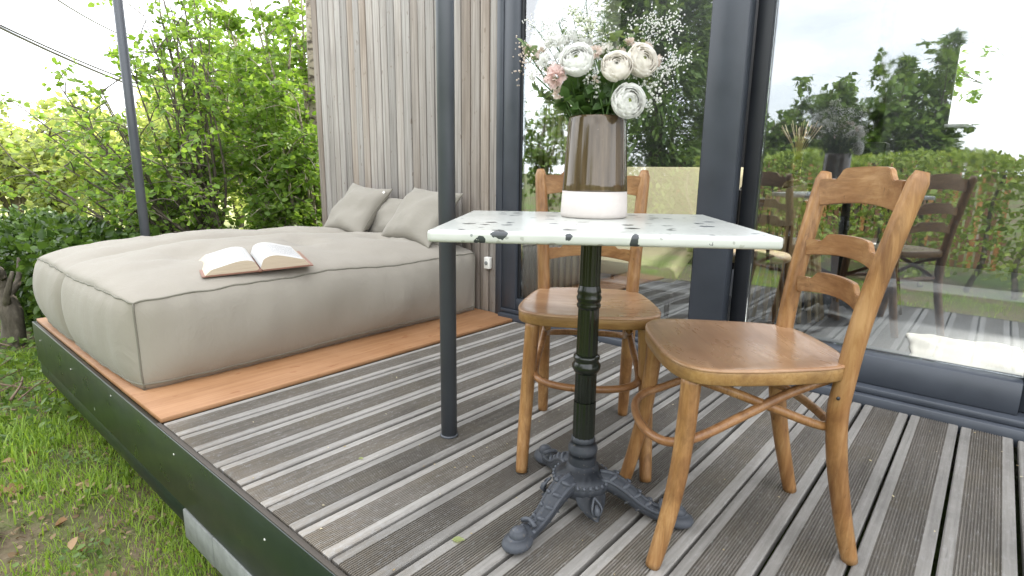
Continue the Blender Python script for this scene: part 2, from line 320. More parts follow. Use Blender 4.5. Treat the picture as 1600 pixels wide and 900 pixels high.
# ------------------------------------------------------------------ mesh helpers
def link(o, parent=None):
    COL.objects.link(o)
    if parent is not None: o.parent = parent
    return o
def mobj(name, V, F, mat, parent=None, smooth=True, loc=(0, 0, 0), rot=(0, 0, 0), mi=None):
    me = bpy.data.meshes.new(name); me.from_pydata([tuple(v) for v in V], [], [tuple(f) for f in F])
    for m in (mat if isinstance(mat, (list, tuple)) else [mat]): me.materials.append(M[m])
    if mi is not None: me.polygons.foreach_set('material_index', mi)
    if smooth: me.polygons.foreach_set('use_smooth', [True]*len(me.polygons))
    me.update(); o = bpy.data.objects.new(name, me); o.location = loc; o.rotation_euler = rot
    return link(o, parent)
def tag(o, label, cat, group=None):
    o['label'] = label; o['category'] = cat
    if group: o['group'] = group
    return o
def empty(name, loc=(0, 0, 0), rz=0, rot=None):
    o = bpy.data.objects.new(name, None); o.location = loc; o.rotation_euler = rot or (0, 0, rz); o.empty_display_size = .05; return link(o)
def struct(o): o['kind'] = 'structure'; return o
def stuff(o): o['kind'] = 'stuff'; return o
class G:
    """collects verts/faces"""
    def __init__(s): s.v = []; s.f = []; s.m = []
    def add(s, V, F, m=0):
        b = len(s.v); s.v += [tuple(v) for v in V]; s.f += [tuple(i+b for i in f) for f in F]; s.m += [m]*len(F); return s
    def box(s, x0, x1, y0, y1, z0, z1, m=0):
        return s.add([(x0, y0, z0), (x1, y0, z0), (x1, y1, z0), (x0, y1, z0), (x0, y0, z1), (x1, y0, z1), (x1, y1, z1), (x0, y1, z1)],
                     [(0, 3, 2, 1), (4, 5, 6, 7), (0, 1, 5, 4), (1, 2, 6, 5), (2, 3, 7, 6), (3, 0, 4, 7)], m)
    def tube(s, P, r, seg=8, cap=True, m=0, flat=1., ref=None):
        P = [Vector(p) for p in P]; n = len(P); rr = r if isinstance(r, (list, tuple)) else [r]*n
        T = [(P[min(i+1, n-1)]-P[max(i-1, 0)]).normalized() for i in range(n)]
        a = Vector(ref) if ref else (Vector((0, 0, 1)) if abs(T[0].z) < .9 else Vector((1, 0, 0)))
        u = (a - T[0]*a.dot(T[0])).normalized(); V = []; 
        for i in range(n):
            u = (u - T[i]*u.dot(T[i])).normalized(); w_ = T[i].cross(u)
            for k in range(seg):
                an = 2*PI*k/seg; V.append(P[i] + rr[i]*(math.cos(an)*u + flat*math.sin(an)*w_))
        F = [(i*seg+k, i*seg+(k+1) % seg, (i+1)*seg+(k+1) % seg, (i+1)*seg+k) for i in range(n-1) for k in range(seg)]
        if cap: F += [tuple(reversed(range(seg))), tuple(range((n-1)*seg, n*seg))]
        return s.add(V, F, m)
    def lathe(s, prof, seg=32, c=(0, 0), m=0, cap=True, rad=None):
        V = []; n = len(prof)
        for (r, z) in prof:
            for k in range(seg):
                an = 2*PI*k/seg; q = r*(rad(an, z) if rad else 1); V.append((c[0]+q*math.cos(an), c[1]+q*math.sin(an), z))
        F = [(i*seg+k, i*seg+(k+1) % seg, (i+1)*seg+(k+1) % seg, (i+1)*seg+k) for i in range(n-1) for k in range(seg)]
        if cap: F += [tuple(reversed(range(seg))), tuple(range((n-1)*seg, n*seg))]
        return s.add(V, F, m)
    def obj(s, name, mat, parent=None, smooth=True, bevel=0, loc=(0, 0, 0), rot=(0, 0, 0), segs=2, auto=None):
        o = mobj(name, s.v, s.f, mat, parent, smooth, loc, rot, s.m if isinstance(mat, (list, tuple)) else None)
        if bevel:
            bm = bmesh.new(); bm.from_mesh(o.data); bmesh.ops.bevel(bm, geom=[e for e in bm.edges if e.calc_face_angle(0) > .5], offset=bevel, segments=segs, affect='EDGES', profile=.6); bm.to_mesh(o.data); bm.free()
        if auto: sharp(o, auto)
        return o
def sharp(o, ang=35):
    bm = bmesh.new(); bm.from_mesh(o.data)
    for e in bm.edges:
        if len(e.link_faces) == 2 and e.calc_face_angle(0) > R_(ang): e.smooth = False
    bm.to_mesh(o.data); bm.free(); return o
def bx(name, x0, x1, y0, y1, z0, z1, mat, parent=None, bevel=.002):
    cx, cy_, cz = (x0+x1)/2, (y0+y1)/2, (z0+z1)/2
    return sharp(G().box(x0-cx, x1-cx, y0-cy_, y1-cy_, z0-cz, z1-cz).obj(name, mat, parent, True, bevel, (cx, cy_, cz), segs=1), 50)
def spline(P, n=6, closed=False):
    P = [Vector(p) for p in P]; out = []; k = len(P)
    for i in range(k if closed else k-1):
        g = (lambda j: P[j % k]) if closed else (lambda j: P[max(0, min(k-1, j))])
        a, b, c, d = g(i-1), g(i), g(i+1), g(i+2)
        for j in range(n):
            t = j/n; out.append(.5*((2*b)+(c-a)*t+(2*a-5*b+4*c-d)*t*t+(3*b-a-3*c+d)*t**3))
    if not closed: out.append(P[-1])
    return out
def sc_mesh(name, tv, tf, pos, rot, scl, mat, parent=None):
    """one mesh of many small copies of a template (numpy); rot is (N,3,3)"""
    tv = np.asarray(tv, float); N = len(pos); nv = len(tv)
    V = np.einsum('nij,vj->nvi', rot, tv)*np.asarray(scl).reshape(N, 1, -1) + np.asarray(pos)[:, None, :]
    me = bpy.data.meshes.new(name); me.vertices.add(N*nv); me.vertices.foreach_set('co', V.reshape(-1).astype(np.float32))
    lens = np.array([len(f) for f in tf]); flat = np.concatenate([np.array(f) for f in tf]); nl = len(flat)
    idx = (flat[None, :] + (np.arange(N)*nv)[:, None]).reshape(-1); me.loops.add(N*nl); me.loops.foreach_set('vertex_index', idx.astype(np.int32))
    tot = np.tile(lens, N); st = np.concatenate([[0], np.cumsum(tot)[:-1]]); me.polygons.add(len(tot))
    me.polygons.foreach_set('loop_start', st.astype(np.int32)); me.polygons.foreach_set('loop_total', tot.astype(np.int32))
    me.polygons.foreach_set('use_smooth', np.ones(len(tot), bool)); me.materials.append(M[mat]); me.update(calc_edges=True); me.validate()
    o = bpy.data.objects.new(name, me); return link(o, parent)
def rots(N, tilt=1.0, rng=RNG, dirs=None):
    """leaf frames: z = leaf normal mostly up with spread tilt, y = leaf axis"""
    nrm = rng.normal(size=(N, 3))*tilt + np.array([0, 0, 1.]); nrm /= np.linalg.norm(nrm, axis=1)[:, None]
    ax = rng.normal(size=(N, 3)) if dirs is None else dirs + rng.normal(size=(N, 3))*.45
    ax -= nrm*(ax*nrm).sum(1)[:, None]; ax /= np.linalg.norm(ax, axis=1)[:, None]
    return np.stack([np.cross(ax, nrm), ax, nrm], axis=2)
LEAF_V = [(0, 0, 0), (.30, .22, .05), (.36, .48, .06), (.20, .80, .02), (0, 1, -.06), (-.20, .80, .02), (-.36, .48, .06), (-.30, .22, .05), (0, .45, -.03)]
LEAF_F = [(0, 1, 8), (1, 2, 8), (2, 3, 8), (3, 4, 8), (4, 5, 8), (5, 6, 8), (6, 7, 8), (7, 0, 8)]
LEAF4_V = [(0, 0, 0), (.34, .4, .05), (0, 1, -.04), (-.34, .4, .05)]; LEAF4_F = [(0, 1, 2), (0, 2, 3)]
def at(px, py, Y):
    d = FWD + (px-800)/F_PX*RGT - (py-450)/F_PX*UPV; return CAM + d*((Y-CAM.y)/d.y)
def atd(px, py, depth):
    return CAM + (FWD + (px-800)/F_PX*RGT - (py-450)/F_PX*UPV)*depth

# ================================================================== the setting
GZ = -.5
def ground_h(x, y):
    return GZ + .03*noise.noise((x*.9, y*.9, 0)) + .012*noise.noise((x*4, y*4, 3))
def build_ground():
    xs = np.concatenate([np.linspace(-400, -12, 14)[:-1], np.linspace(-12, -4.5, 18)[:-1], np.linspace(-4.5, 2, 66)[:-1], np.linspace(2, 12, 20)[:-1], np.linspace(12, 400, 14)])
    ys = np.concatenate([np.linspace(-400, -12, 14)[:-1], np.linspace(-12, -2.5, 20)[:-1], np.linspace(-2.5, 1, 40)[:-1], np.linspace(1, 12, 16)[:-1], np.linspace(12, 400, 14)])
    V = [(x, y, ground_h(x, y)) for y in ys for x in xs]; nx = len(xs)
    F = [(j*nx+i, j*nx+i+1, (j+1)*nx+i+1, (j+1)*nx+i) for j in range(len(ys)-1) for i in range(nx-1)]
    struct(mobj('ground', V, F, 'lawn'))
build_ground()

V = [(-60, 1.6, GZ+.045), (-5.2, 1.6, GZ+.045), (-4.2, 5, GZ+.045), (-4.2, 60, GZ+.045), (-60, 60, GZ+.045)]
struct(mobj('meadow', V, [(0, 1, 2, 3, 4)], 'meadow'))
# ---- deck
DECK_Y = 1.872; PW = .15; BW = .1395
deck = struct(empty('deck'))
def board_mesh():
    h = BW/2; c = .003; gw, gd = .0032, .0032
    prof = [(-h, -.026), (-h, -c), (-h+c, 0)]
    n = 13; pitch = .085/n; x = -.0425
    for i in range(n):
        a = x+i*pitch; prof += [(a+pitch*.22, 0), (a+pitch*.34, -gd), (a+pitch*.66, -gd), (a+pitch*.78, 0)]
    prof += [(h-c, 0), (h, -c), (h, -.026)]
    ys = [0, .003] + list(np.linspace(.05, DECK_Y-.055, 8)) + [DECK_Y-.003, DECK_Y]; k = len(prof); V = []
    for j, y in enumerate(ys):
        dz = -.002 if j in (0, len(ys)-1) else 0
        V += [(px, y, pz+(dz if pz > -.02 else 0)) for px, pz in prof]
    F = [(j*k+i, j*k+i+1, (j+1)*k+i+1, (j+1)*k+i) for j in range(len(ys)-1) for i in range(k-1)]
    F += [tuple(range(k)), tuple(reversed(range((len(ys)-1)*k, len(ys)*k)))]; return V, [tuple(reversed(f)) for f in F]
bV, bF = board_mesh()
b0 = mobj('board', bV, bF, 'deck', deck, False)
# two neighbouring gaps in the photograph are narrow, the others open: small jitter per board
for i in range(-1, 28):
    o = b0 if i == -1 else link(b0.copy(), deck)
    o.location = (i*PW+PW/2+random.uniform(-.0016, .0016), random.uniform(-.004, .004), random.uniform(-.0015, .0012)); o.rotation_euler = (0, random.uniform(-.006, .006), random.uniform(-.0012, .0012))
PLY_Z = .012
pl = G().box(-2.15, -.163, -.004, DECK_Y+.045, -.006, PLY_Z).obj('plywood_sheet', 'ply', deck, True, .0015, segs=1); sharp(pl, 50)
for k in range(8):                                                     # joists and posts below
    x = -2.05+k*.88; bx('joist', x-.03, x+.03, .03, DECK_Y, -.19, -.03, 'joist', deck)
fa = bx('fascia_board', -2.16, 4.2, -.024, -.0065, -.232, -.0035, 'fascia', deck, .0015)
bx('edge_trim', -.16, 4.2, -.0215, -.0075, -.0032, .0006, 'joist', deck, .0006)
bx('skirt_board', -2.14, .02, -.018, -.008, -.31, -.2325, 'fascia', deck, .0015)
bx('fascia_board', -2.16, -2.142, -.0062, DECK_Y, -.232, -.0035, 'fascia', deck, .0015)
for (x0, x1) in ((.03, .26), (.268, .62), (.628, 2.6)):              # pale bearer under the fascia
    bx('bearer', x0, x1, -.030+random.uniform(0, .008), .06, -.330+random.uniform(-.02, .02), -.236+random.uniform(-.006, .003), 'concrete', deck, .002)
for k in range(7):
    x = -2.0+k*.66+random.uniform(-.03, .03); g = G(); g.lathe([(.0035, 0), (.0035, .0012), (.002, .0022)], 8)
    g.obj('screw', 'tag_white', deck, loc=(x, -.0242, -.06+random.uniform(-.03, .02)), rot=(PI/2, 0, 0))

# ---- the garden room (house): cladding, glazing, floor, back walls
house = empty('garden_room', (0, 1.9, 0)); tag(house, 'garden room with silvery vertical timber cladding and dark framed glass doors', 'building')
def hb(name, x0, x1, y0, y1, z0, z1, mat, parent=house, bevel=.002): 
    o = bx(name, x0, x1, y0, y1, z0, z1, mat, parent, bevel)
    if parent is house: o.location = o.location - Vector((0, 1.9, 0))
    elif parent is not None and parent.type == 'MESH': o.location = Vector(o.location) - (Vector(parent.location)+Vector((0, 1.9, 0)))
    return o
H_TOP = 3.3  # unseen upper part raised so the house shades deck and table
wall = hb('cladding', -2.30, -.335, 1.965, 2.06, -.3, H_TOP, 'frame_dark')
x = -2.302; k = 0
while x < -.34:
    wd = random.uniform(.073, .082); wd = min(wd, -.338-x)
    if wd < .03: break
    hb('slat', x, x+wd-.0105, 1.930+random.uniform(-.004, .004), 1.955, -.29+random.uniform(0, .004), H_TOP-.01, 'slat', wall, .0015); x += wd
for (a, b, c, d) in ((-2.4, 4.7, 1.86, 4.75), (-2.4, 4.7, 6.36, 6.6), (-2.4, -2.0, 4.7505, 6.3595), (4.4, 4.7, 4.7505, 6.3595)):
    hb('roof', a, b, c, d, H_TOP, H_TOP+.14, 'frame_dark', house, 0)
hb('added_skylight_pane', -1.999, 4.399, 4.751, 6.359, H_TOP+.08, H_TOP+.086, 'clear_glass', house, 0)  # unseen roof opening, added to let sun onto the indoor furniture
side = hb('side_wall', -2.30, -2.22, 2.06, 6.5, -.5, H_TOP, 'slat'); hb('side_wall', 4.5, 4.6, 1.97, 6.5, -.5, H_TOP, 'slat')
flr = hb('floor', -2.21, 4.49, 2.13, 6.5, -.12, .012, 'floor')
# back wall with a window opening (px 1480..1600 in the photo) and its pane
wx0, wx1, wz0, wz1 = 1.452, 3.3, 1.376, 2.10
for (a, b, c, d) in ((-2.21, wx0, 0, H_TOP), (wx1, 4.49, 0, H_TOP), (wx0, wx1, 0, wz0), (wx0, wx1, wz1, H_TOP)):
    hb('back_wall', a, b, 6.4, 6.5, c+.013, d-.005, 'inner_wall', house, 0)
hb('back_window_pane', wx0, wx1, 6.45, 6.456, wz0, wz1, 'clear_glass'); hb('back_window_sill', wx0-.02, wx1, 6.34, 6.399, wz0-.03, wz0, 'tag_white')
# glazing: fixed left leaf, sliding right leaf set further back
fr = hb('door_frame', -.333, -.285, 1.905, 2.12, -.02, H_TOP-.005, 'frame')
hb('door_frame', -.2845, 3.3, 1.93, 2.12, H_TOP-.09, H_TOP-.006, 'frame')
hb('sill', -.2845, 4.4, 1.874, 2.12, -.03, .032, 'frame', house, .004)
hb('sill_step', -.2842, 4.4, 1.90, 2.118, .0325, .058, 'frame', house, .003)
leaf = hb('door_leaf', -.282, -.172, 1.908, 1.975, .06, H_TOP-.095, 'frame', house, .004)
hb('stile', .905, 1.062, 1.900, 1.975, .06, H_TOP-.095, 'frame', leaf, .004)
hb('bottom_rail', -.1715, .9045, 1.912, 1.973, .0585, .128, 'frame', leaf, .003)
hb('top_rail', -.1715, .9045, 1.912, 1.973, H_TOP-.18, H_TOP-.096, 'frame', leaf, .003)
hb('glass_bead', -.1712, -.158, 1.925, 1.96, .1285, H_TOP-.18, 'frame_dark', leaf, .001)
hb('glass_bead', .893, .9048, 1.925, 1.96, .1285, H_TOP-.18, 'frame_dark', leaf, .001)
hb('pane', -.1578, .8928, 1.938, 1.944, .1285, H_TOP-.1805, 'glass', leaf, 0)
leaf2 = hb('sliding_leaf', 1.0635, 1.128, 1.992, 2.056, .06, H_TOP-.095, 'frame_dark', house, .004)
hb('stile', 2.095, 2.235, 1.990, 2.056, .06, H_TOP-.095, 'frame', leaf2, .004)
hb('bottom_rail', 1.1285, 2.0945, 1.945, 2.054, .0585, .178, 'frame', leaf2, .004)
hb('top_rail', 1.1285, 2.0945, 1.994, 2.054, H_TOP-.18, H_TOP-.096, 'frame', leaf2, .003)
hb('pane', 1.1286, 2.0943, 2.02, 2.026, .1785, H_TOP-.1805, 'glass', leaf2, 0)
hb('pane', 2.2355, 4.3, 2.02, 2.026, .0585, H_TOP-.1, 'glass', leaf2, 0)
# wall outlet next to the cushions
ot = empty('outdoor_socket', (-.40, 1.925, .32)); tag(ot, 'small white outdoor socket on the cladding beside the lounge cushion', 'socket')
o = G().box(-.022, .022, -.028, 0, -.036, .036).obj('cover', 'tag_white', ot, True, .004); G().lathe([(.012, 0), (.012, .004), (.009, .005)], 12).obj('outlet', 'concrete', ot, loc=(0, -.029, 0), rot=(PI/2, 0, 0))

# ================================================================== poles and cables
def pole(x, y, label, z0):
    e = empty('steel_pole', (x, y, 0)); tag(e, label, 'pole')
    G().lathe([(.0265, z0), (.0265, 2.9)], 24).obj('tube', 'pole', e)
    G().lathe([(.030, z0), (.030, z0+.004), (.0268, z0+.007)], 24).obj('collar', 'pole', e); return e
pole(.652, .601, 'slim grey steel pole rising from the grooved deck boards behind the table', .0005)
pole(-2.185, .601, 'slim grey steel pole standing beyond the lounge cushions against the foliage', -.49)
for i, (pts, lab) in enumerate(((((0, 40), (185, 128)), 'thicker dark overhead cable crossing the white sky'), (((0, 36), (185, 122)), 'dark overhead cable strung just above the thicker one'), (((95, 0), (187, 56)), 'lone overhead cable crossing the sky closer to the tree'))):
    a = atd(*pts[0], 17); b = atd(*pts[1], 22); d = b-a
    P = [a-d*1.2+d*2.8*t-Vector((0, 0, .35*math.sin(PI*t))) + Vector((0, 0, .28)) for t in np.linspace(0, 1, 14)]
    tag(G().tube(P, [.042, .030, .028][i], 6).obj('overhead_cable', 'cable'), lab, 'cable')

# ================================================================== lounge cushions
def cushion(x0, x1, y0, y1, z0, hs, name, label, seed, tufts):
    e = empty(name, ((x0+x1)/2, (y0+y1)/2, z0)); tag(e, label, 'cushion')
    W, D = (x1-x0)/2, (y1-y0)/2; nx, ny, nv = 64, 76, 14
    def edge(u, v):      # plan position of the seam, slightly barrelled
        px = u*W*(1+.018*(1-v*v)) ; py = v*D*(1+.008*(1-u*u)); rc = 1-.03*(abs(u)**8)*(abs(v)**8); return px*rc, py*rc
    def seam_z(u, v): return hs*(1 - .06*(abs(u*v))**6) + .010*noise.noise((u*2.3+seed, v*3.4, 1)) + .006*noise.noise((u*9+seed, v*11, 1)) + .012*math.sin(v*4.4+seed)*(1-abs(u*v)) 
    U0 = -.10                                   # the fold that splits the cushion into two lobes
    def lobe(u):
        c, h = ((-1+U0)/2, (1+U0)/2) if u < U0 else ((1+U0)/2, (1-U0)/2); q = (u-c)/h; return max(0., 1-q*q)
    def top(u, v):
        px, py = edge(u, v); ev = max(0., 1-v*v); b = ((1-u*u)**.5)*ev**.40; z = seam_z(u, v) + b*(.060 + .066*lobe(u)**.45) 
        for (tu, tv, td, ts) in tufts:
            dx, dy = (u-tu)*W, (v-tv)*D; z -= td*math.exp(-(dx*dx+dy*dy)/ts**2)*b; r_ = math.hypot(dx, dy); an_ = math.atan2(dy, dx); z += .007*math.sin(an_*7+tu*9)*math.exp(-((r_-.10)/.07)**2)*b
        z += b*(.018*noise.noise((px*2.6+seed, py*1.9, seed)) + .009*noise.noise((px*6+seed, py*5, 2)) + .012*(.5-abs(noise.noise((px*5+seed, py*2.4+px*2, 6))))); return (px, py, z)
    V = []; F = []
    us = [math.sin(PI/2*t) for t in np.linspace(-1, 1, nx+1)]; vs2 = [math.sin(PI/2*t) for t in np.linspace(-1, 1, ny+1)]
    for v in vs2:
        for u in us: V.append(top(u, v))
    F += [(j*(nx+1)+i, j*(nx+1)+i+1, (j+1)*(nx+1)+i+1, (j+1)*(nx+1)+i) for j in range(ny) for i in range(nx)]
    ring = [(u, -1) for u in us] + [(1, v) for v in vs2[1:]] + [(u, 1) for u in reversed(us[:-1])] + [(-1, v) for v in reversed(vs2[1:-1])]
    n = len(ring); base = len(V)
    for t in np.linspace(0, 1, nv+1):
        for (u, v) in ring:
            px, py = edge(u, v); zt = seam_z(u, v); lift = .012*max(0, math.sin(3.1*v+1))*(abs(u) > .99)
            z = t*zt + (1-t)*lift; corner = (abs(u)*abs(v))**10
            fold = math.exp(-((u-U0)/.035)**2)*(abs(v) == 1); puck = .006*math.sin((px+py)*55+seed)*math.exp(-((1-t)/.10)**2) + .005*math.sin((px-py)*43)*math.exp(-(t/.12)**2)
            bul = (.060*(4*t*(1-t))**.7 - .026*(1-t)**2)*(1-.75*corner) - fold*.030*(4*t*(1-t))**.5*1.2 - fold*.012 + puck*.7 + .024*noise.noise((px*3.2+seed, py*2.6, z*2.6))*(4*t*(1-t)) + .010*noise.noise((px*9+seed, py*9, z*4))*(4*t*(1-t))
            ox = u if abs(u) == 1 else 0; oy = v if abs(v) == 1 else 0
            l = math.hypot(ox, oy) or 1; V.append((px+ox/l*bul, py+oy/l*bul*(.75), z))
    F += [(base+j*n+i, base+j*n+(i+1) % n, base+(j+1)*n+(i+1) % n, base+(j+1)*n+i) for j in range(nv) for i in range(n)]
    F.append(tuple(reversed(range(base, base+n))))
    mobj('cover', V, F, 'taupe', e)
    loop = [V[base+nv*n+i] for i in range(n)]; loop = loop+loop[:2]
    G().tube(loop, .0042, 6, False).obj('piping', 'piping', e)
    loop = [V[base+n+i] for i in range(n)]; G().tube(loop+loop[:2], .004, 6, False).obj('piping', 'piping', e)
    for (u, v) in ((-1, -1), (1, -1), (1, 1), (-1, 1)):
        i = [j for j, q in enumerate(ring) if q == (u, v)][0]; G().tube([V[base+k*n+i] for k in range(nv+1)], .0042, 6).obj('piping', 'piping', e)
    return e
cushion(-2.10, -.462, .014, 1.905, PLY_Z, .375, 'lounge_cushion', 'big plump taupe fabric lounge cushion with piped seams on the orange plywood', 3.1, [(.45, -.60, .055, .10), (.48, .0, .045, .09), (.45, .55, .055, .10), (-.5, -.45, .045, .12), (-.5, .2, .05, .12)])

def pillow(name, label, loc, sx, sy, th, rot, seed, tagged):
    e = empty(name, loc, rot=rot); tag(e, label, 'pillow', None); n = 26; V = []; F = []
    for s in (1, -1):
        b = len(V)
        for j in range(n+1):
            for i in range(n+1):
                u = math.sin(PI/2*(2*i/n-1)); v = math.sin(PI/2*(2*j/n-1))
                x_ = sx*u*(1-.10*(1-v*v)*abs(u)**3 + .03*(abs(u*v))**4); y_ = sy*v*(1-.10*(1-u*u)*abs(v)**3 + .03*(abs(u*v))**4)
                z_ = s*th*((1-u**2)**.5*(1-v**2)**.5)**.9*(1+.35*noise.noise((u*1.6+seed, v*1.6, s*2))) + .010*noise.noise((u*4+seed, v*4, s))*(1-(u*v)**2)*(1-u**4)*(1-v**4) + .012*noise.noise((u*1.2, v*1.2, seed))
                V.append((x_, y_, z_))
        q = [(b+j*(n+1)+i, b+j*(n+1)+i+1, b+(j+1)*(n+1)+i+1, b+(j+1)*(n+1)+i) for j in range(n) for i in range(n)]
        F += q if s == 1 else [tuple(reversed(f)) for f in q]
    mobj('cover', V, F, 'taupe_pillow', e)
    N1 = n+1; idx = [i for i in range(N1)] + [j*N1+n for j in range(1, N1)] + [n*N1+i for i in range(n-1, -1, -1)] + [j*N1 for j in range(n-1, -1, -1)]
    G().tube([V[i] for i in idx], .003, 6, False).obj('piping', 'piping', e)
    if tagged: G().box(-.008, .008, -.022, .022, -.001, .001).obj('care_label', 'tag_white', e, False, loc=(sx*.86, sy*.72, .028), rot=(.15, .5, -.6))
    return e
pillow('scatter_pillow', 'square taupe pillow with a small white label, propped against the cladding', (-1.46, 1.70, .604), .212, .200, .082, (R_(50), R_(5), R_(3)), 1.3, True)
pillow('scatter_pillow', 'square taupe pillow half hidden by the steel pole, propped against the cladding', (-.775, 1.70, .598), .222, .200, .088, (R_(48), R_(3), R_(0)), 5.3, False)
pillow('scatter_pillow', 'flat taupe pillow showing only between the two propped pillows', (-1.14, 1.79, .56), .23, .15, .06, (R_(58), 0, 0), 9.3, False)
pillow('scatter_pillow', 'low taupe pillow lying behind the steel pole at the cushion corner', (-.66, 1.76, .475), .17, .12, .05, (R_(30), R_(-4), R_(4)), 12.3, False)

# ---- open book
book = empty('open_book', (-.588, .560, .446), rot=(R_(7), R_(-2), R_(74))); book.scale = (1.12, 1.0, 1.2); tag(book, 'open hardback book with cream page edges lying on the lounge cushion', 'book')
def half(s, hw, thick, n=14, dep=.125):
    # cross-section in (x,z): rises from the gutter then falls to the fore edge
    topc = []
    for i in range(n+1):
        t = i/n; x_ = s*(.004+hw*t*(1-.02*t)); z_ = thick*(.25 + 1.05*math.sin(PI*min(1, .05+t*.95)**.62)*(1-.30*t) + .45*t); topc.append((x_, z_))
    topc[0] = (s*.003, .012); low = [(s*(.006+hw*1.12*i/n), .004) for i in range(n+1)]
    V = []; F = []; mi = []
    for y in (-dep, dep):
        V += [(x_, y, z_) for x_, z_ in topc]; V += [(x_, y, z_) for x_, z_ in low]
    m = n+1; K = 2*m
    for i in range(n):
        f = (i, i+1, K+i+1, K+i); F.append(f if s < 0 else f[::-1]); mi.append(0)          # page surface
        f = (m+i, m+i+1, K+m+i+1, K+m+i); F.append(f[::-1] if s < 0 else f); mi.append(1)
        for b in (0, K):
            f = (b+i, b+i+1, b+m+i+1, b+m+i); F.append(f if (b == 0) == (s > 0) else f[::-1]); mi.append(1)
    F.append((n, m+n, K+m+n, K+n)); mi.append(1)
    return V, F, mi
for s, th in ((1, .040), (-1, .034)):
    V, F, mi = half(s, .165, th); me = mobj('page_block', V, F, ['page_print', 'page_edge'], book, True, mi=mi); sharp(me, 40)
    G().box(min(s*.004, s*.202), max(s*.004, s*.202), -.131, .131, -.0005, .0035).obj('cover', 'cover', book, False)
    P = [(s*(.004+.165*t), 0, 0) for t in np.linspace(0, 1, 8)]
G().tube([(0, -.131, .002), (0, .131, .002)], .011, 10, True, flat=.55, ref=(1, 0, 0)).obj('spine', 'cover', book)

# ================================================================== bistro table
TC = Vector((1.2133, .5515, 0)); TZ = .757
table = empty('bistro_table', TC); tag(table, 'square terrazzo bistro table on an ornate black cast iron pedestal', 'table')
ta = .629
G().box(-.333, .333, -.296, .296, 0, .024).obj('table_top', 'terrazzo', table, True, .009, (0, 0, TZ-.024), (0, 0, ta), segs=4, auto=60)
fl = lambda an, z: 1-.075*(.5-.5*math.cos(14*an))
G().lathe([(.026, .30), (.0275, .302), (.027, .42), (.026, .545)], 112, rad=fl, cap=False).obj('fluted_column', 'iron_gloss', table)
G().lathe([(.0255, .60), (.025, .715)], 112, rad=fl, cap=False).obj('fluted_column', 'iron_gloss', table)
G().lathe([(.024, .54), (.029, .546), (.030, .552), (.027, .558), (.030, .564), (.031, .571), (.028, .577), (.0295, .583), (.028, .590), (.0255, .60)], 32, cap=False).obj('collar', 'iron_gloss', table)
G().lathe([(.024, .71), (.031, .716), (.036, .722), (.036, .7325)], 32).obj('top_flange', 'iron_gloss', table)
G().lathe([(.026, .375), (.030, .379), (.0355, .389), (.036, .397), (.031, .405), (.030, .410), (.033, .414), (.033, .420), (.0275, .424)], 32, cap=False).obj('collar', 'iron_gloss', table)
G().lathe([(.0285, .20), (.0285, .30)], 112, rad=fl, cap=False).obj('fluted_column', 'iron_gloss', table)
G().lathe([(.036, .128), (.0365, .150), (.034, .156), (.038, .162), (.0385, .172), (.034, .184), (.029, .189), (.0315, .194), (.030, .202), (.0275, .205)], 32, cap=False).obj('collar', 'iron', table)
G().lathe([(.058, .052), (.068, .062), (.074, .076), (.075, .086), (.070, .098), (.058, .108), (.045, .117), (.0375, .130)], 48, cap=True, rad=lambda a, z: 1+(.02*math.cos(28*a) if .072 < z < .1 else 0)).obj('pedestal_bell', 'iron', table)
for k in range(28):
    a = 2*PI*k/28; G().lathe([(.001, -.006), (.0052, -.002), (.0052, .002), (.001, .006)], 8).obj('bead', 'iron', table, loc=(.0735*math.cos(a), .0735*math.sin(a), .094)) if k % 1 == 0 else None
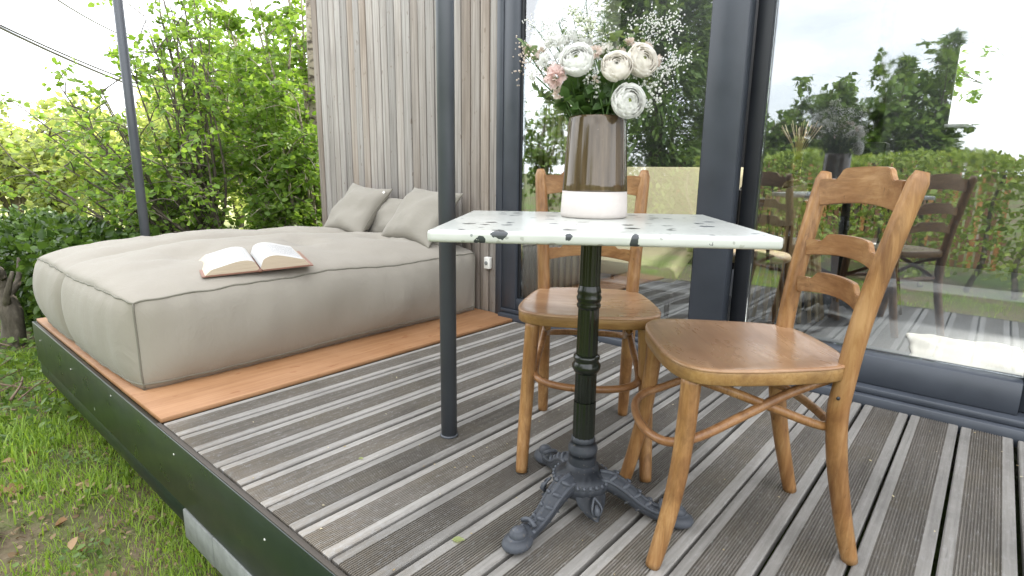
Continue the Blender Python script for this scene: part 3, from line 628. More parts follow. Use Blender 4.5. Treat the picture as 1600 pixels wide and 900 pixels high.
def table_leg(ang):
    g = G(); P = spline([(.035, 0, .085), (.075, 0, .088), (.115, 0, .070), (.150, 0, .046), (.185, 0, .030), (.212, 0, .026), (.245, 0, .024)], 5)
    prof = [.026, .027, .024, .021, .019, .021, .022]; n = len(P)
    rr = [float(np.interp(i/(n-1), np.linspace(0, 1, 7), prof)) for i in range(n)]
    g.tube(P, rr, 12, True, flat=1.05, ref=(0, 0, 1))
    leg = g.obj('leg', 'iron', table, rot=(0, 0, ang))
    # raised scroll ridge along the top, acanthus ribs, paw and toe
    s = G(); s.tube([p+Vector((0, 0, r*.92)) for p, r in zip(P[2:-6], rr[2:-6])], .006, 8); s.obj('ridge', 'iron', leg)
    for side in (-1, 1):
        s = G(); s.tube([p+Vector((0, side*r*.85, r*.45)) for p, r in zip(P[3:-5], rr[3:-5])], .0055, 8); s.obj('scroll', 'iron', leg)
        for q in range(4):
            i = 6+q*4; p = P[min(i, n-1)]; r = rr[min(i, n-1)]
            s = G(); s.tube(spline([p+Vector((.010, side*r*.25, r*.98)), p+Vector((-.002, side*r*.75, r*.72)), p+Vector((-.028, side*r*.92, -r*.25))], 4), [.003, .005, .006, .006, .0055, .005, .0038, .0026, .001], 7); s.obj('leaf_rib', 'iron', leg)
    s = G(); V = []
    for i in range(9):
        t = -PI/2+PI*i/8; 
        for j in range(16):
            a = 2*PI*j/16; V.append((.245+.042*math.cos(t)*math.cos(a), .034*math.cos(t)*math.sin(a), .020+(.021 if t > 0 else .0195)*math.sin(t)))
    s.add(V, [(i*16+j, i*16+(j+1) % 16, (i+1)*16+(j+1) % 16, (i+1)*16+j) for i in range(8) for j in range(16)]); s.obj('paw', 'iron', leg)
    s = G(); V = []
    for i in range(9):
        t = -PI/2+PI*i/8
        for j in range(14):
            a = 2*PI*j/14; V.append((.243+.024*math.cos(t)*math.cos(a), .021*math.cos(t)*math.sin(a), .040+.018*math.sin(t)))
    s.add(V, [(i*14+j, i*14+(j+1) % 14, (i+1)*14+(j+1) % 14, (i+1)*14+j) for i in range(8) for j in range(14)]); s.obj('toe', 'iron', leg)
    s = G(); s.tube([(.208, -.020, .050), (.206, -.012, .056), (.204, 0, .059), (.206, .012, .056), (.208, .020, .050)], .006, 8); s.obj('ankle_ring', 'iron', leg)
LA = [R_(-93), R_(22), R_(150)]
for a in LA: table_leg(a)
def tab(ang):
    g = G(); V = []; n, m = 10, 9
    for i in range(n+1):
        t = i/n; wdt = .040*math.sin(PI*(.20+.76*t))**.7*(1-.12*t) + .002; r0 = .052+.040*t-.006*math.sin(PI*t); z = .088-.066*t
        for j in range(m):
            s = j/(m-1)*2-1; V.append((r0+.014*(1-s*s)-.010*t*t*0, wdt*s, z))
    for i in range(n+1):
        t = i/n; wdt = .040*math.sin(PI*(.20+.76*t))**.7*(1-.12*t) + .002; r0 = .044+.036*t
        for j in range(m):
            s = j/(m-1)*2-1; V.append((r0, wdt*s, .088-.066*t))
    K = (n+1)*m; F = [(i*m+j, (i+1)*m+j, (i+1)*m+j+1, i*m+j+1) for i in range(n) for j in range(m-1)] + [(K+i*m+j, K+i*m+j+1, K+(i+1)*m+j+1, K+(i+1)*m+j) for i in range(n) for j in range(m-1)]
    F += [(i*m, K+i*m, K+(i+1)*m, (i+1)*m) for i in range(n)] + [(i*m+m-1, (i+1)*m+m-1, K+(i+1)*m+m-1, K+i*m+m-1) for i in range(n)]
    o = g.add(V, F).obj('acanthus_tab', 'iron', table, rot=(0, 0, ang))
    s = G(); P = [(.081+.020*math.sin(PI*t)*.6+.012*t, .013*math.sin(2*PI*t*.5)*(1 if q else -1), .074-.045*t) for q in (0, 1) for t in (np.linspace(0, 1, 8) if q == 0 else np.linspace(1, 0, 8))]
    s.tube(P, .003, 7, False).obj('loop_relief', 'iron', o)
    s = G(); s.tube([(.092, 0, .060), (.099, 0, .052), (.102, 0, .042), (.099, 0, .034)], [.003, .0075, .0085, .003], 9).obj('drop_relief', 'iron', o)
for a in LA: tab(a+R_(60))

# ================================================================== chairs
SEAT = [(0, .216), (.095, .213), (.160, .197), (.196, .165), (.207, .115), (.203, .04), (.190, -.05), (.173, -.125), (.145, -.168), (.08, -.186), (0, -.190)]
def rear_path(s):
    pts = [(.147, -.230, 0), (.146, -.197, .124), (.146, -.170, .25), (.147, -.157, .356), (.149, -.161, .43), (.155, -.176, .573), (.166, -.206, .735), (.1765, -.238, .878)]
    return [(s*a, b, c) for a, b, c in pts]
def rail_shape(zc, hgt, crest, sag, hw0, y_at, side_drop):
    """curved ladder rail with a stepped crest"""
    n = 36; V = []; T = .0135
    for i in range(n+1):
        t = i/n*2-1; a = abs(t)
        top = hgt*.5 + crest*(1/(1+math.exp((a-.60)*30))) - crest*.22*(math.exp(-((a-.69)/.05)**2)) - .005*a*a + crest*.25*(1-a*a)*(a < .6)
        bot = -hgt*.5 + side_drop*(1-a*a)
        x_ = hw0*t; y_ = y_at - sag*(1-t*t)
        for (dy, z_) in ((T/2, bot), (T/2, top), (-T/2, top), (-T/2, bot)): V.append((x_, y_+dy, zc+z_))
    F = [(i*4+k, i*4+(k+1) % 4, (i+1)*4+(k+1) % 4, (i+1)*4+k) for i in range(n) for k in range(4)] + [(3, 2, 1, 0), tuple(n*4+k for k in range(4))]
    return V, [tuple(reversed(f)) for f in F]
def make_chair(name, loc, heading, label):
    e = empty(name, loc, heading - PI/2); tag(e, label, 'chair')
    full = [(x_, y_, 0) for x_, y_ in SEAT] + [(-x_, y_, 0) for x_, y_ in reversed(SEAT[1:-1])]
    out = spline(full, 5, True); n = len(out)
    def ring(off, z):
        P = []
        for i, p in enumerate(out):
            tt = (out[(i+1) % n]-out[i-1]).normalized(); nn = Vector((-tt.y, tt.x, 0)); c = p+nn*off; P.append((c.x, c.y, z))
        return P
    sg = 1 if Vector((-(out[1]-out[-1]).y, (out[1]-out[-1]).x)).y > 0 else -1
    def strip(rings, close):
        V = [v for r in rings for v in r]; k = len(rings)
        F = [(i*n+j, i*n+(j+1) % n, (i+1)*n+(j+1) % n, (i+1)*n+j) for i in range(k-1) for j in range(n)]
        if close: F.append(tuple(range((k-1)*n, k*n)))
        return V, [f if sg < 0 else f for f in F]
    V, F = strip([ring(sg*-.020, .441), ring(sg*-.003, .441), ring(0, .444), ring(0, .468), ring(sg*-.001, .4705), ring(sg*-.02, .4705)], False)
    mobj('seat_frame', V, F, 'chair_band', e)
    rs = [ring(sg*-.0165, .440), ring(sg*.0012, .4712), ring(sg*.0014, .4745), ring(sg*-.001, .4768), ring(sg*-.006, .4774)]
    rs = rs[1:]
    for sc_, z in ((.9, .4768), (.78, .4746), (.62, .4728), (.44, .4718), (.24, .4714), (.08, .4713)): rs.append([(p.x*sc_, p.y*sc_+.004, z) for p in out])
    V, F = strip(rs, True); mobj('seat', V, F, 'seat_top', e)
    V, F = strip([ring(sg*.0, .4443), [(p.x*.1, p.y*.1, .4443) for p in out]], True); mobj('seat_underside', V, F, 'chair_band', e)
    for s in (1, -1):
        P = spline(rear_path(s), 5); k = len(P); rr = [float(np.interp(i/(k-1), [0, .06, .3, .45, .6, .9, .985, 1], [.0175, .0185, .0215, .022, .0215, .0205, .0195, .013])) for i in range(k)]
        G().tube(P, rr, 16).obj('rear_leg', 'chair_wood', e)
        P = spline([(s*.180, .230, 0), (s*.177, .207, .10), (s*.172, .186, .22), (s*.166, .175, .34), (s*.160, .170, .444)], 5); k = len(P)
        rr = [float(np.interp(i/(k-1), [0, .05, .5, 1], [.0165, .0175, .020, .0215])) for i in range(k)]
        G().tube(P, rr, 16).obj('front_leg', 'chair_wood', e)
        G().lathe([(.004, -.0012), (.0045, 0), (.003, .0014)], 10).obj('screw', 'black_metal', e, loc=(s*.170, -.140, .405), rot=(0, s*PI/2, 0))
    for (zc, h_, cr, sag, hw, ya, sd_) in ((.829, .072, .020, .024, .160, -.221, .014), (.690, .047, .015, .028, .151, -.196, .016), (.596, .047, .015, .028, .145, -.180, .016)):
        V, F = rail_shape(zc, h_, cr, sag, hw, ya, sd_); o = mobj('back_rail', V, F, 'chair_rail', e)
        bm = bmesh.new(); bm.from_mesh(o.data); bmesh.ops.bevel(bm, geom=[ed for ed in bm.edges if ed.calc_face_angle(0) > .7], offset=.0018, segments=2, affect='EDGES'); bm.to_mesh(o.data); bm.free(); sharp(o, 32)
    # two bentwood bows crossing under the seat
    F1 = [(.120, -.150, .432), (.128, -.06, .400), (.140, .05, .345), (.150, .14, .302), (.140, .200, .283), (.085, .232, .276), (0, .242, .274)]
    P = spline(F1 + [(-a, b, c) for a, b, c in reversed(F1[:-1])], 5); G().tube(P, .0105, 12).obj('front_bow', 'chair_bow', e)
    F2 = [(.118, .150, .425), (.124, .06, .395), (.130, -.03, .362), (.134, -.10, .336), (.130, -.143, .324), (.098, -.166, .320), (.05, -.172, .320), (0, -.173, .320)]
    P = spline(F2 + [(-a, b, c) for a, b, c in reversed(F2[:-1])], 5); G().tube(P, .0105, 12).obj('rear_bow', 'chair_wood', e)
    return e
hA = math.atan2(-.831, .557); hB = math.atan2(-.64, -.77)
make_chair('bentwood_chair', (1.005, .873, .0008), hA, 'honey bentwood chair behind the table with its seat towards the pedestal')
make_chair('bentwood_chair', (1.527, .752, .0008), hB, 'honey bentwood ladder-back chair beside the table, whole backrest showing against the glass')

# ================================================================== vase and bouquet
VC = Vector((1.150, .655, TZ+.0005))
vase = empty('stoneware_vase', VC); tag(vase, 'tapering stoneware vase with brown glaze above a bare white base on the table', 'vase')
G().lathe([(.080, 0), (.0845, .003), (.0855, .010), (.0825, .066)], 64).obj('bare_base', 'clay', vase)
g = G(); g.lathe([(.0826, .0662), (.0832, .068), (.0815, .085), (.0775, .15), (.0735, .22), (.0715, .243), (.0705, .2475), (.068, .249), (.066, .246), (.066, .16), (.06, .09)], 64); g.obj('glazed_body', 'glaze', vase)
VT = VC.z + .247; e1 = Vector((RGT.x, RGT.y, 0)).normalized(); e2 = -Vector((FWD.x, FWD.y, 0)).normalized()   # right and toward-viewer axes of the arrangement
def bq(px, py, tow=0.):
    """arrangement position: px,py read off the photo, tow = metres towards the viewer"""
    k = 1/572.; return VC + e1*((px-930)*k) + e2*tow + Vector((0, 0, .247+(195-py)*k))
def neck(t=0): return VC + e1*(random.uniform(-.045, .045)) + e2*random.uniform(-.04, .045) + Vector((0, 0, .15))
PET = None
def petal_mesh(ruffle=.06):
    n, m = 6, 6; V = []
    for i in range(n+1):
        t = i/n; wdt = .62*math.sin(PI*min(1, .12+.80*t))**.7
        for j in range(m+1):
            s = j/m*2-1; V.append((wdt*s, .25*(1-math.cos(t*1.7))*1.0 + .22*s*s*t*.0 - .18*s*s, t + ruffle*math.sin(s*7)*t*t - .10*s*s*t))
    return V, [(i*(m+1)+j, i*(m+1)+j+1, (i+1)*(m+1)+j+1, (i+1)*(m+1)+j) for i in range(n) for j in range(m)]
PMESH = {}
def pmesh(mat, ruffle):
    key = (mat, ruffle)
    if key not in PMESH:
        V, F = petal_mesh(ruffle); me = bpy.data.meshes.new('petal'); me.from_pydata(V, [], F); me.materials.append(M[mat]); me.polygons.foreach_set('use_smooth', [True]*len(F)); PMESH[key] = me
    return PMESH[key]
def stem_to(e, base, top, r=.0022):
    mid = (base+top)/2 + Vector((random.uniform(-.01, .01), random.uniform(-.01, .01), .02))
    P = [p - e.location for p in spline([base, mid, top], 6)]; return G().tube(P, r, 6).obj('stem', 'stem', e)
def face_rot(d):
    return Vector(d).to_track_quat('Z', 'Y').to_matrix()
SHELL = {}
def shell(mat, l, layers):
    key = (mat, l)
    if key not in SHELL:
        f = l/(layers-1); n, m = 8, 7; V = []; Rr = .40+.60*f; th0 = R_(118); th1 = R_(13+52*f); hw = R_(66-20*f)
        for i in range(n+1):
            t = i/n; th = th0+(th1-th0)*t
            for j in range(m+1):
                q = j/m*2-1; az = hw*q*(math.sin(PI*(.25+.55*t))**.5); th_ = th + R_(13)*q*q*t*t + R_(3)*math.sin(q*6+l)*t
                r = Rr*(1 + .07*t**6 + .05*q*q*t**3*(1 if l % 2 else .4)); V.append((r*math.sin(th_)*math.sin(az), r*math.sin(th_)*math.cos(az), r*math.cos(th_)*.86))
        F = [(i*(m+1)+j, i*(m+1)+j+1, (i+1)*(m+1)+j+1, (i+1)*(m+1)+j) for i in range(n) for j in range(m)]
        me = bpy.data.meshes.new('petal'); me.from_pydata(V, [], F); me.materials.append(M[mat]); me.polygons.foreach_set('use_smooth', [True]*len(F)); SHELL[key] = me
    return SHELL[key]
def ranunculus(px, py, tow, rad, aim, mat, label, name='ranunculus', eye=True, layers=7, open_=1.):
    c = bq(px, py, tow); e = empty(name, c); tag(e, label, 'flower'); d = (e1*aim[0]+e2*aim[1]+Vector((0, 0, aim[2]))).normalized(); Rm = face_rot(d)
    stem_to(e, neck(), c-d*rad*.5)
    if eye: G().lathe([(rad*.16, -rad*.1), (rad*.17, rad*.20), (rad*.11, rad*.27), (rad*.02, rad*.24)], 12).obj('flower_eye', 'flower_eye', e, rot=Rm.to_euler())
    for l in range(layers):
        f = l/(layers-1); cnt = 6+(l*2)//3
        for k in range(cnt):
            a = 2*PI*(k+.5*(l % 2))/cnt + random.uniform(-.15, .15); o = bpy.data.objects.new('petal', shell(mat, l, layers)); link(o, e)
            lm = Matrix.Rotation(a, 3, 'Z') @ Matrix.Rotation(R_(random.uniform(-4, 3)-(open_-1)*16*f), 3, 'X') @ Matrix.Rotation(R_(random.uniform(-6, 6)), 3, 'Y')
            o.rotation_euler = (Rm @ lm).to_euler(); q = rad*random.uniform(.95, 1.04); o.scale = (q, q, q)
    return e
ranunculus(894, 123, .055, .039, (-.25, .85, .45), 'petal_white', 'round white ranunculus beside the pink carnation')
ranunculus(963, 178, .085, .039, (.15, .97, .12), 'petal_white', 'white ranunculus with dark green eye hanging over the vase rim', open_=1.25)
ranunculus(983, 122, .05, .039, (.35, .85, .35), 'petal_cream', 'cream ranunculus with a yellow heart on the outer side of the cream pair', open_=1.2)
ranunculus(947, 132, .07, .036, (-.15, .85, .45), 'petal_cream', 'cream ranunculus tucked between the two white ranunculus', eye=False)
def ruffled(px, py, tow, rad, aim, mat, label, name, cnt=46):
    c = bq(px, py, tow); e = empty(name, c); tag(e, label, 'flower'); d = (e1*aim[0]+e2*aim[1]+Vector((0, 0, aim[2]))).normalized(); Rm = face_rot(d); stem_to(e, neck(), c-d*rad*.4)
    for k in range(cnt):
        z = random.uniform(-.15, 1); a = random.uniform(0, 2*PI); s = math.sqrt(1-z*z); q = Vector((s*math.cos(a), s*math.sin(a), z*.8))
        o = bpy.data.objects.new('petal', pmesh(mat, .16)); link(o, e); o.location = Rm @ (q*rad*.35)
        o.rotation_euler = (Rm @ face_rot(q) @ Matrix.Rotation(random.uniform(0, 6.3), 3, 'Z')).to_euler(); z_ = rad*random.uniform(.55, .75); o.scale = (z_*.75, z_*.5, z_)
    return e
ruffled(866, 145, .05, .030, (-.45, .8, .2), 'petal_pink', 'ruffled pink carnation at the side of the white ranunculus', 'carnation')
ruffled(872, 166, .045, .017, (-.3, .85, -.2), 'petal_blush', 'small pale pink bloom drooping under the carnation', 'carnation', 26)
ruffled(868, 92, -.03, .030, (-.4, .5, .7), 'petal_white', 'soft white bloom behind the white ranunculus', 'stock_flower', 36)
ruffled(892, 86, -.055, .028, (.0, .5, .8), 'petal_white', 'soft white bloom under the tall bud sprig', 'stock_flower', 34)
ruffled(838, 136, -.02, .017, (-.6, .6, .3), 'petal_white', 'small white bloom out beyond the carnation', 'stock_flower', 24)
ruffled(922, 108, .01, .019, (0, .7, .6), 'petal_blush', 'small blush bloom between the white and cream ranunculus', 'stock_flower', 26)
ruffled(1008, 116, -.01, .020, (.6, .6, .3), 'petal_blush', 'peach bloom on the outer side of the cream pair', 'stock_flower', 26)
ruffled(848, 104, -.05, .018, (-.6, .4, .4), 'petal_blush', 'small blush bloom among the sprigs behind the carnation', 'stock_flower', 24)
ruffled(975, 92, -.03, .019, (.2, .4, .8), 'petal_blush', 'pale blush bloom above the cream pair', 'stock_flower', 26)
ruffled(920, 148, .06, .011, (0, .9, .2), 'petal_blush', 'tiny blush bloom in the gap beneath the ranunculus', 'stock_flower', 16)
for i, (px, py, tw, rd, m, lab) in enumerate(((852, 118, -.02, .022, 'petal_white', 'loose white bloom resting on top of the carnation'), (880, 108, -.02, .024, 'petal_white', 'white bloom peeping over the white ranunculus'), (912, 92, -.04, .022, 'petal_white', 'white bloom behind the small blush one'), (940, 100, -.02, .020, 'petal_cream', 'cream bloom just above the tucked ranunculus'), (960, 104, -.03, .018, 'petal_blush', 'blush bloom in the notch of the cream pair'), (998, 98, -.03, .018, 'petal_blush', 'blush bloom above the peach one'), (830, 98, -.07, .016, 'petal_blush', 'pale bloom hanging outermost over the carnation'))):
    ruffled(px, py, tw, rd, (random.uniform(-.4, .4), .6, .6), m, lab, 'stock_flower', 26)
BUD_V = [(0, 0, -1), (.8, 0, 0), (0, .8, 0), (-.8, 0, 0), (0, -.8, 0), (0, 0, 1)]; BUD_F = [(0, 2, 1), (0, 3, 2), (0, 4, 3), (0, 1, 4), (5, 1, 2), (5, 2, 3), (5, 3, 4), (5, 4, 1)]
def spray(px, py, tow, spread, cnt, mat, size, label, name, leaf=None, up=.6, nb=14):
    """a branching sprig: stem, side shoots and many tiny florets"""
    tip = bq(px, py, tow); base = neck(); e = empty(name, base); tag(e, label, 'flower'); g = G(); pos = []
    mid = base.lerp(tip, .5) + Vector((0, 0, .03)); P = spline([base, mid, tip], 8); g.tube([p-base for p in P], [.0018]*8+[.001]*(len(P)-8), 5)
    for b in range(nb):
        o = P[random.randint(len(P)*6//10, len(P)-1)]; dv = Vector((random.gauss(0, 1), random.gauss(0, 1), random.gauss(up, .8))).normalized()*spread*random.uniform(.4, 1.1); q = o+dv
        g.tube([o-base, (o+dv*.5)-base+Vector((0, 0, .006)), q-base], .0006, 4)
        for k in range(cnt//nb):
            pos.append(q + Vector((random.gauss(0, 1), random.gauss(0, 1), random.gauss(0, 1)))*spread*.22 - base)
    g.obj('stem', 'stem', e); n = len(pos)
    stuff(sc_mesh('florets', BUD_V, BUD_F, np.array([tuple(p) for p in pos]), rots(n, 2.), np.random.default_rng(3).uniform(.7, 1.3, (n, 1))*size, mat, e))
    return e
spray(1022, 78, -.03, .055, 260, 'petal_white', .0028, 'airy white gypsophila spray reaching highest behind the cream pair', 'gypsophila')
spray(1030, 118, -.02, .055, 260, 'petal_white', .0028, 'airy white gypsophila spray spreading outward past the peach bloom', 'gypsophila')
spray(845, 74, -.06, .05, 200, 'petal_white', .0028, 'airy white gypsophila spray above the outer white bloom', 'gypsophila')
spray(826, 110, -.05, .045, 180, 'petal_blush', .0028, 'airy blush gypsophila spray out past the carnation', 'gypsophila')
spray(998, 158, .05, .030, 110, 'petal_white', .0042, 'dense white lilac sprig beside the drooping ranunculus', 'lilac_sprig', up=.1)
spray(918, 140, .055, .022, 60, 'petal_white', .0040, 'white lilac sprig in the gap between white and cream blooms', 'lilac_sprig', up=.1)
spray(1004, 182, .05, .018, 40, 'petal_white', .0036, 'small white lilac sprig falling beside the vase shoulder', 'lilac_sprig', up=-.3)
spray(908, 18, -.04, .034, 90, 'bud', .0060, 'tall green budding sprig topping the bouquet', 'bud_sprig', up=.9, nb=12)
spray(893, 55, -.05, .03, 60, 'bud', .0042, 'shorter green budding sprig beside the tall one', 'bud_sprig', up=.8, nb=10)
spray(920, 62, -.06, .028, 50, 'bud', .0040, 'thin green budding sprig behind the tall one', 'bud_sprig', up=.8, nb=10)
spray(905, 44, -.05, .05, 120, 'petal_white', .0030, 'airy white gypsophila spray around the tall budding sprig', 'gypsophila', up=.8)
spray(940, 52, -.06, .045, 110, 'petal_white', .0028, 'airy white gypsophila spray over the yellow green sprigs', 'gypsophila', up=.8)
spray(872, 58, -.07, .05, 130, 'petal_white', .0030, 'airy white gypsophila spray over the soft white bloom', 'gypsophila', up=.7)
spray(1005, 56, -.06, .05, 150, 'petal_white', .0028, 'airy white gypsophila spray standing over the blush blooms', 'gypsophila', up=.7)
spray(1048, 100, -.04, .04, 120, 'petal_white', .0026, 'airy white gypsophila spray reaching farthest from the vase', 'gypsophila', up=.4)
def leafsprig(px, py, tow, cnt, size, mat, label, tilt=1.2):
    tip = bq(px, py, tow); base = neck(); e = empty('foliage_sprig', base); tag(e, label, 'foliage'); P = spline([base, base.lerp(tip, .5)+Vector((0, 0, .025)), tip], 10)
    G().tube([p-base for p in P], .0017, 5).obj('stem', 'stem', e)
    me = bpy.data.meshes.new('leaf'); me.from_pydata(LEAF_V, [], LEAF_F); me.materials.append(M[mat]); me.polygons.foreach_set('use_smooth', [True]*8)
    for k in range(cnt):
        p = P[int(len(P)*(.45+.55*k/cnt))-1]; o = bpy.data.objects.new('leaf', me); link(o, e); o.location = p-base; s = size*random.uniform(.7, 1.2); o.scale = (s*.85, s, s)
        ax = Vector((random.gauss(0, 1), random.gauss(0, 1), random.gauss(.4, .6))).normalized(); nr = Vector((random.gauss(0, tilt), random.gauss(0, tilt), 1)); nr = (nr-ax*nr.dot(ax)).normalized(); xx = ax.cross(nr)
        o.rotation_euler = Matrix((xx, ax, nr)).transposed().to_euler()
    return e
GRP = 'leafy stems filling the vase'
for i, (px, py, tw, n, s, m) in enumerate(((905, 165, .05, 9, .045, 'bouquet_leaf'), (930, 160, .045, 9, .045, 'bouquet_leaf'), (880, 170, .05, 8, .042, 'bouquet_leaf'), (955, 155, .03, 9, .045, 'bouquet_leaf'), (985, 160, .03, 8, .04, 'bouquet_leaf'), (900, 150, .0, 9, .05, 'bouquet_leaf'), (940, 150, -.02, 9, .05, 'bouquet_leaf'),
        (915, 120, .0, 9, .04, 'bouquet_leaf'), (870, 125, .01, 8, .04, 'bouquet_leaf'), (990, 145, .02, 8, .04, 'bouquet_leaf'), (890, 155, .03, 9, .05, 'bouquet_leaf'), (925, 140, .03, 9, .05, 'bouquet_leaf'), (865, 150, .0, 9, .045, 'bouquet_leaf'), (975, 140, .0, 9, .045, 'bouquet_leaf'))):
    o = leafsprig(px, py, tw, n, s, m, 'dark green leafy stem packed low between the blooms and vase rim'); o['group'] = GRP
for (px, py, tw, lab) in ((955, 72, -.04, 'fresh yellow green foliage sprig above the cream pair'), (850, 165, -.02, 'grey green feathery sprig dangling past the carnation'), (820, 85, -.06, 'loose grey green sprig on the outer edge above the carnation'), (1000, 90, -.05, 'grey green sprig among the upper gypsophila'), (990, 64, -.06, 'slim grey green sprig standing above the upper gypsophila'), (968, 80, -.03, 'second yellow green sprig beside the fresh one'), (940, 84, -.03, 'yellow green sprig just over the cream bloom'), (836, 150, -.03, 'thin grey green sprig reaching out below the outer white bloom'), (1015, 140, -.01, 'grey green sprig between the outward gypsophila and the lilac'), (878, 70, -.07, 'grey green sprig rising beside the budding sprigs')):
    leafsprig(px, py, tw, 20, .026, 'eucalypt', lab)

# ================================================================== inside the room
it = empty('dining_table', (.985, 3.15, .012)); tag(it, 'round table with flared slatted wooden base inside the glass door', 'table')
G().lathe([(.02, .700), (.27, .700), (.275, .712), (.27, .722), (.02, .722)], 40).obj('table_top', 'black_chair', it)
for k in range(22):
    a = 2*PI*k/22; G().tube([(.235*math.cos(a), .235*math.sin(a), .002), (.12*math.cos(a), .12*math.sin(a), .70)], .011, 6).obj('base_slat', 'pale_slat', it)
iv = empty('glass_vase', (1.0, 3.10, .735)); tag(iv, 'round bottle vase with narrow neck on the indoor table', 'vase')
G().lathe([(.03, 0), (.062, .018), (.075, .055), (.062, .095), (.028, .120), (.024, .15), (.024, .21), (.030, .245)], 32).obj('body', 'amber_glass', iv)
g = G()
for k in range(34):
    a = random.uniform(0, 6.28); q = random.uniform(.02, .16); g.tube([(0, 0, .2), (q*.4*math.cos(a), q*.4*math.sin(a), .32), (q*math.cos(a), q*math.sin(a), random.uniform(.36, .46))], .0018, 4)
stuff(g.obj('dried_stems', 'pale_slat', iv))
def inner_chair(name, x, y, rz, label, mat, legm):
    e = empty(name, (x, y, .012), rz); tag(e, label, 'chair'); n = 14; V = []
    for j in range(7):
        for i in range(n+1):
            t = (i/n-.5)*2.5; r = .225+.012*j/6; V.append((r*math.sin(t), -r*math.cos(t)*.95+.02*j/6*-1, .62+.20*(j/6)*math.cos(t*.55)))
    V2 = [(a*.955, b*.955, c) for a, b, c in V]; K = len(V); m = n+1
    F = [(j*m+i, j*m+i+1, (j+1)*m+i+1, (j+1)*m+i) for j in range(6) for i in range(n)]; F2 = [tuple(reversed([K+q for q in f])) for f in F]
    rim = [(6*m+i, 6*m+i+1, K+6*m+i+1, K+6*m+i) for i in range(n)] + [(i+1, i, K+i, K+i+1) for i in range(n)]
    mobj('backrest', V+V2, F+F2+rim, mat, e)
    G().lathe([(.02, .43), (.20, .43), (.215, .445), (.20, .465), (.02, .462)], 28).obj('seat', mat, e)
    for a, b in ((1, 1), (1, -1), (-1, 1), (-1, -1)):
        G().tube([(.15*a, .14*b, .435), (.205*a, .20*b, 0)], .010, 7).obj('leg', legm, e)
    for a in (1, -1): G().tube([(.17*a, -.12, .44), (.205*a, -.10, .70)], .008, 7).obj('back_post', legm, e)
inner_chair('dining_chair', .98, 2.42, R_(100), 'indoor chair with curved wooden back and thin black legs near the beige lounger', 'pale_slat', 'black_metal')
inner_chair('dining_chair', .82, 3.66, R_(70), 'dark curved-back indoor chair behind the slatted table', 'black_chair', 'black_metal')
inner_chair('dining_chair', 1.30, 3.55, R_(-20), 'dark curved-back indoor chair between table and stove', 'black_chair', 'black_metal')
sf = empty('indoor_lounger', (.15, 2.92, .012)); tag(sf, 'beige fabric lounger with back sloped to catch the sun inside the glass behind the bouquet', 'lounger')
G().box(-.62, .44, -.62, .62, -.10, 0).obj('sun_sloped_back', 'sofa', sf, True, .03, loc=(0, 0, .62), rot=(R_(29), 0, 0), segs=3)  # slope shaped so sun from the roof opening brightens the beige face
G().box(-.60, .42, .50, .56, .20, .76).obj('back_frame', 'black_metal', sf, True, .006); G().box(-.60, .42, -.50, -.44, .12, .18).obj('front_frame', 'black_metal', sf, True, .006)
for a in (-.57, .39):
    for b in (-.47, .53): G().lathe([(.014, 0), (.016, .125 if b < 0 else .205)], 10).obj('leg', 'black_metal', sf, loc=(a, b, 0))
stv = empty('wood_stove', (1.18, 4.3, .012)); tag(stv, 'tall black stove pillar inside the room behind the glass', 'stove')
G().box(-.10, .10, -.10, .10, 0, 1.10).obj('body', 'black_metal', stv, True, .012); G().box(-.07, .07, -.115, -.101, .55, .85).obj('door', 'black_chair', stv, True, .004); G().lathe([(.05, 1.10), (.05, 3.25)], 16).obj('flue', 'black_metal', stv)
sl = empty('slat_screen', (-.27, 2.24, .012)); tag(sl, 'pale vertical slat screen standing inside the left glass door', 'screen')
G().box(-.32, .36, .022, .035, 0, 2.3).obj('backing', 'dark_wood', sl, False)
for k in range(14):
    G().box(-.011, .011, 0, .02, 0, 2.3).obj('slat', 'pale_slat', sl, True, .002, loc=(-.29+k*.048, 0, 0), segs=1)
def rug():
    V = []; n, m = 26, 18
    for j in range(m+1):
        for i in range(n+1):
            u, v = i/n*2-1, j/m*2-1; x_ = u*.24*(1+.08*noise.noise((u*2, v*2, 5))); y_ = v*.30*(1+.1*noise.noise((u*2, v*3, 8))); h = .05*(1-u**6)*(1-v**6)*(.55+.45*noise.noise((u*2.4, v*2.2, 1)))
            V.append((x_, y_, max(.004, h)))
    F = [(j*(n+1)+i, j*(n+1)+i+1, (j+1)*(n+1)+i+1, (j+1)*(n+1)+i) for j in range(m) for i in range(n)]
    b = len(V); V += [(a, b_, 0) for a, b_, c in V]; F += [tuple(reversed([b+q for q in f])) for f in F]
    k = n+1
    rim = [i for i in range(n+1)] + [j*k+n for j in range(1, m+1)] + [m*k+i for i in range(n-1, -1, -1)] + [j*k for j in range(m-1, 0, -1)]
    F += [(rim[i], b+rim[i], b+rim[(i+1) % len(rim)], rim[(i+1) % len(rim)]) for i in range(len(rim))]
    o = mobj('sheepskin_rug', V, F, 'rug', None, True, (1.93, 2.9, .0125), (0, 0, R_(8))); tag(o, 'white sheepskin rug on the floor just inside the sliding door', 'rug')
rug()

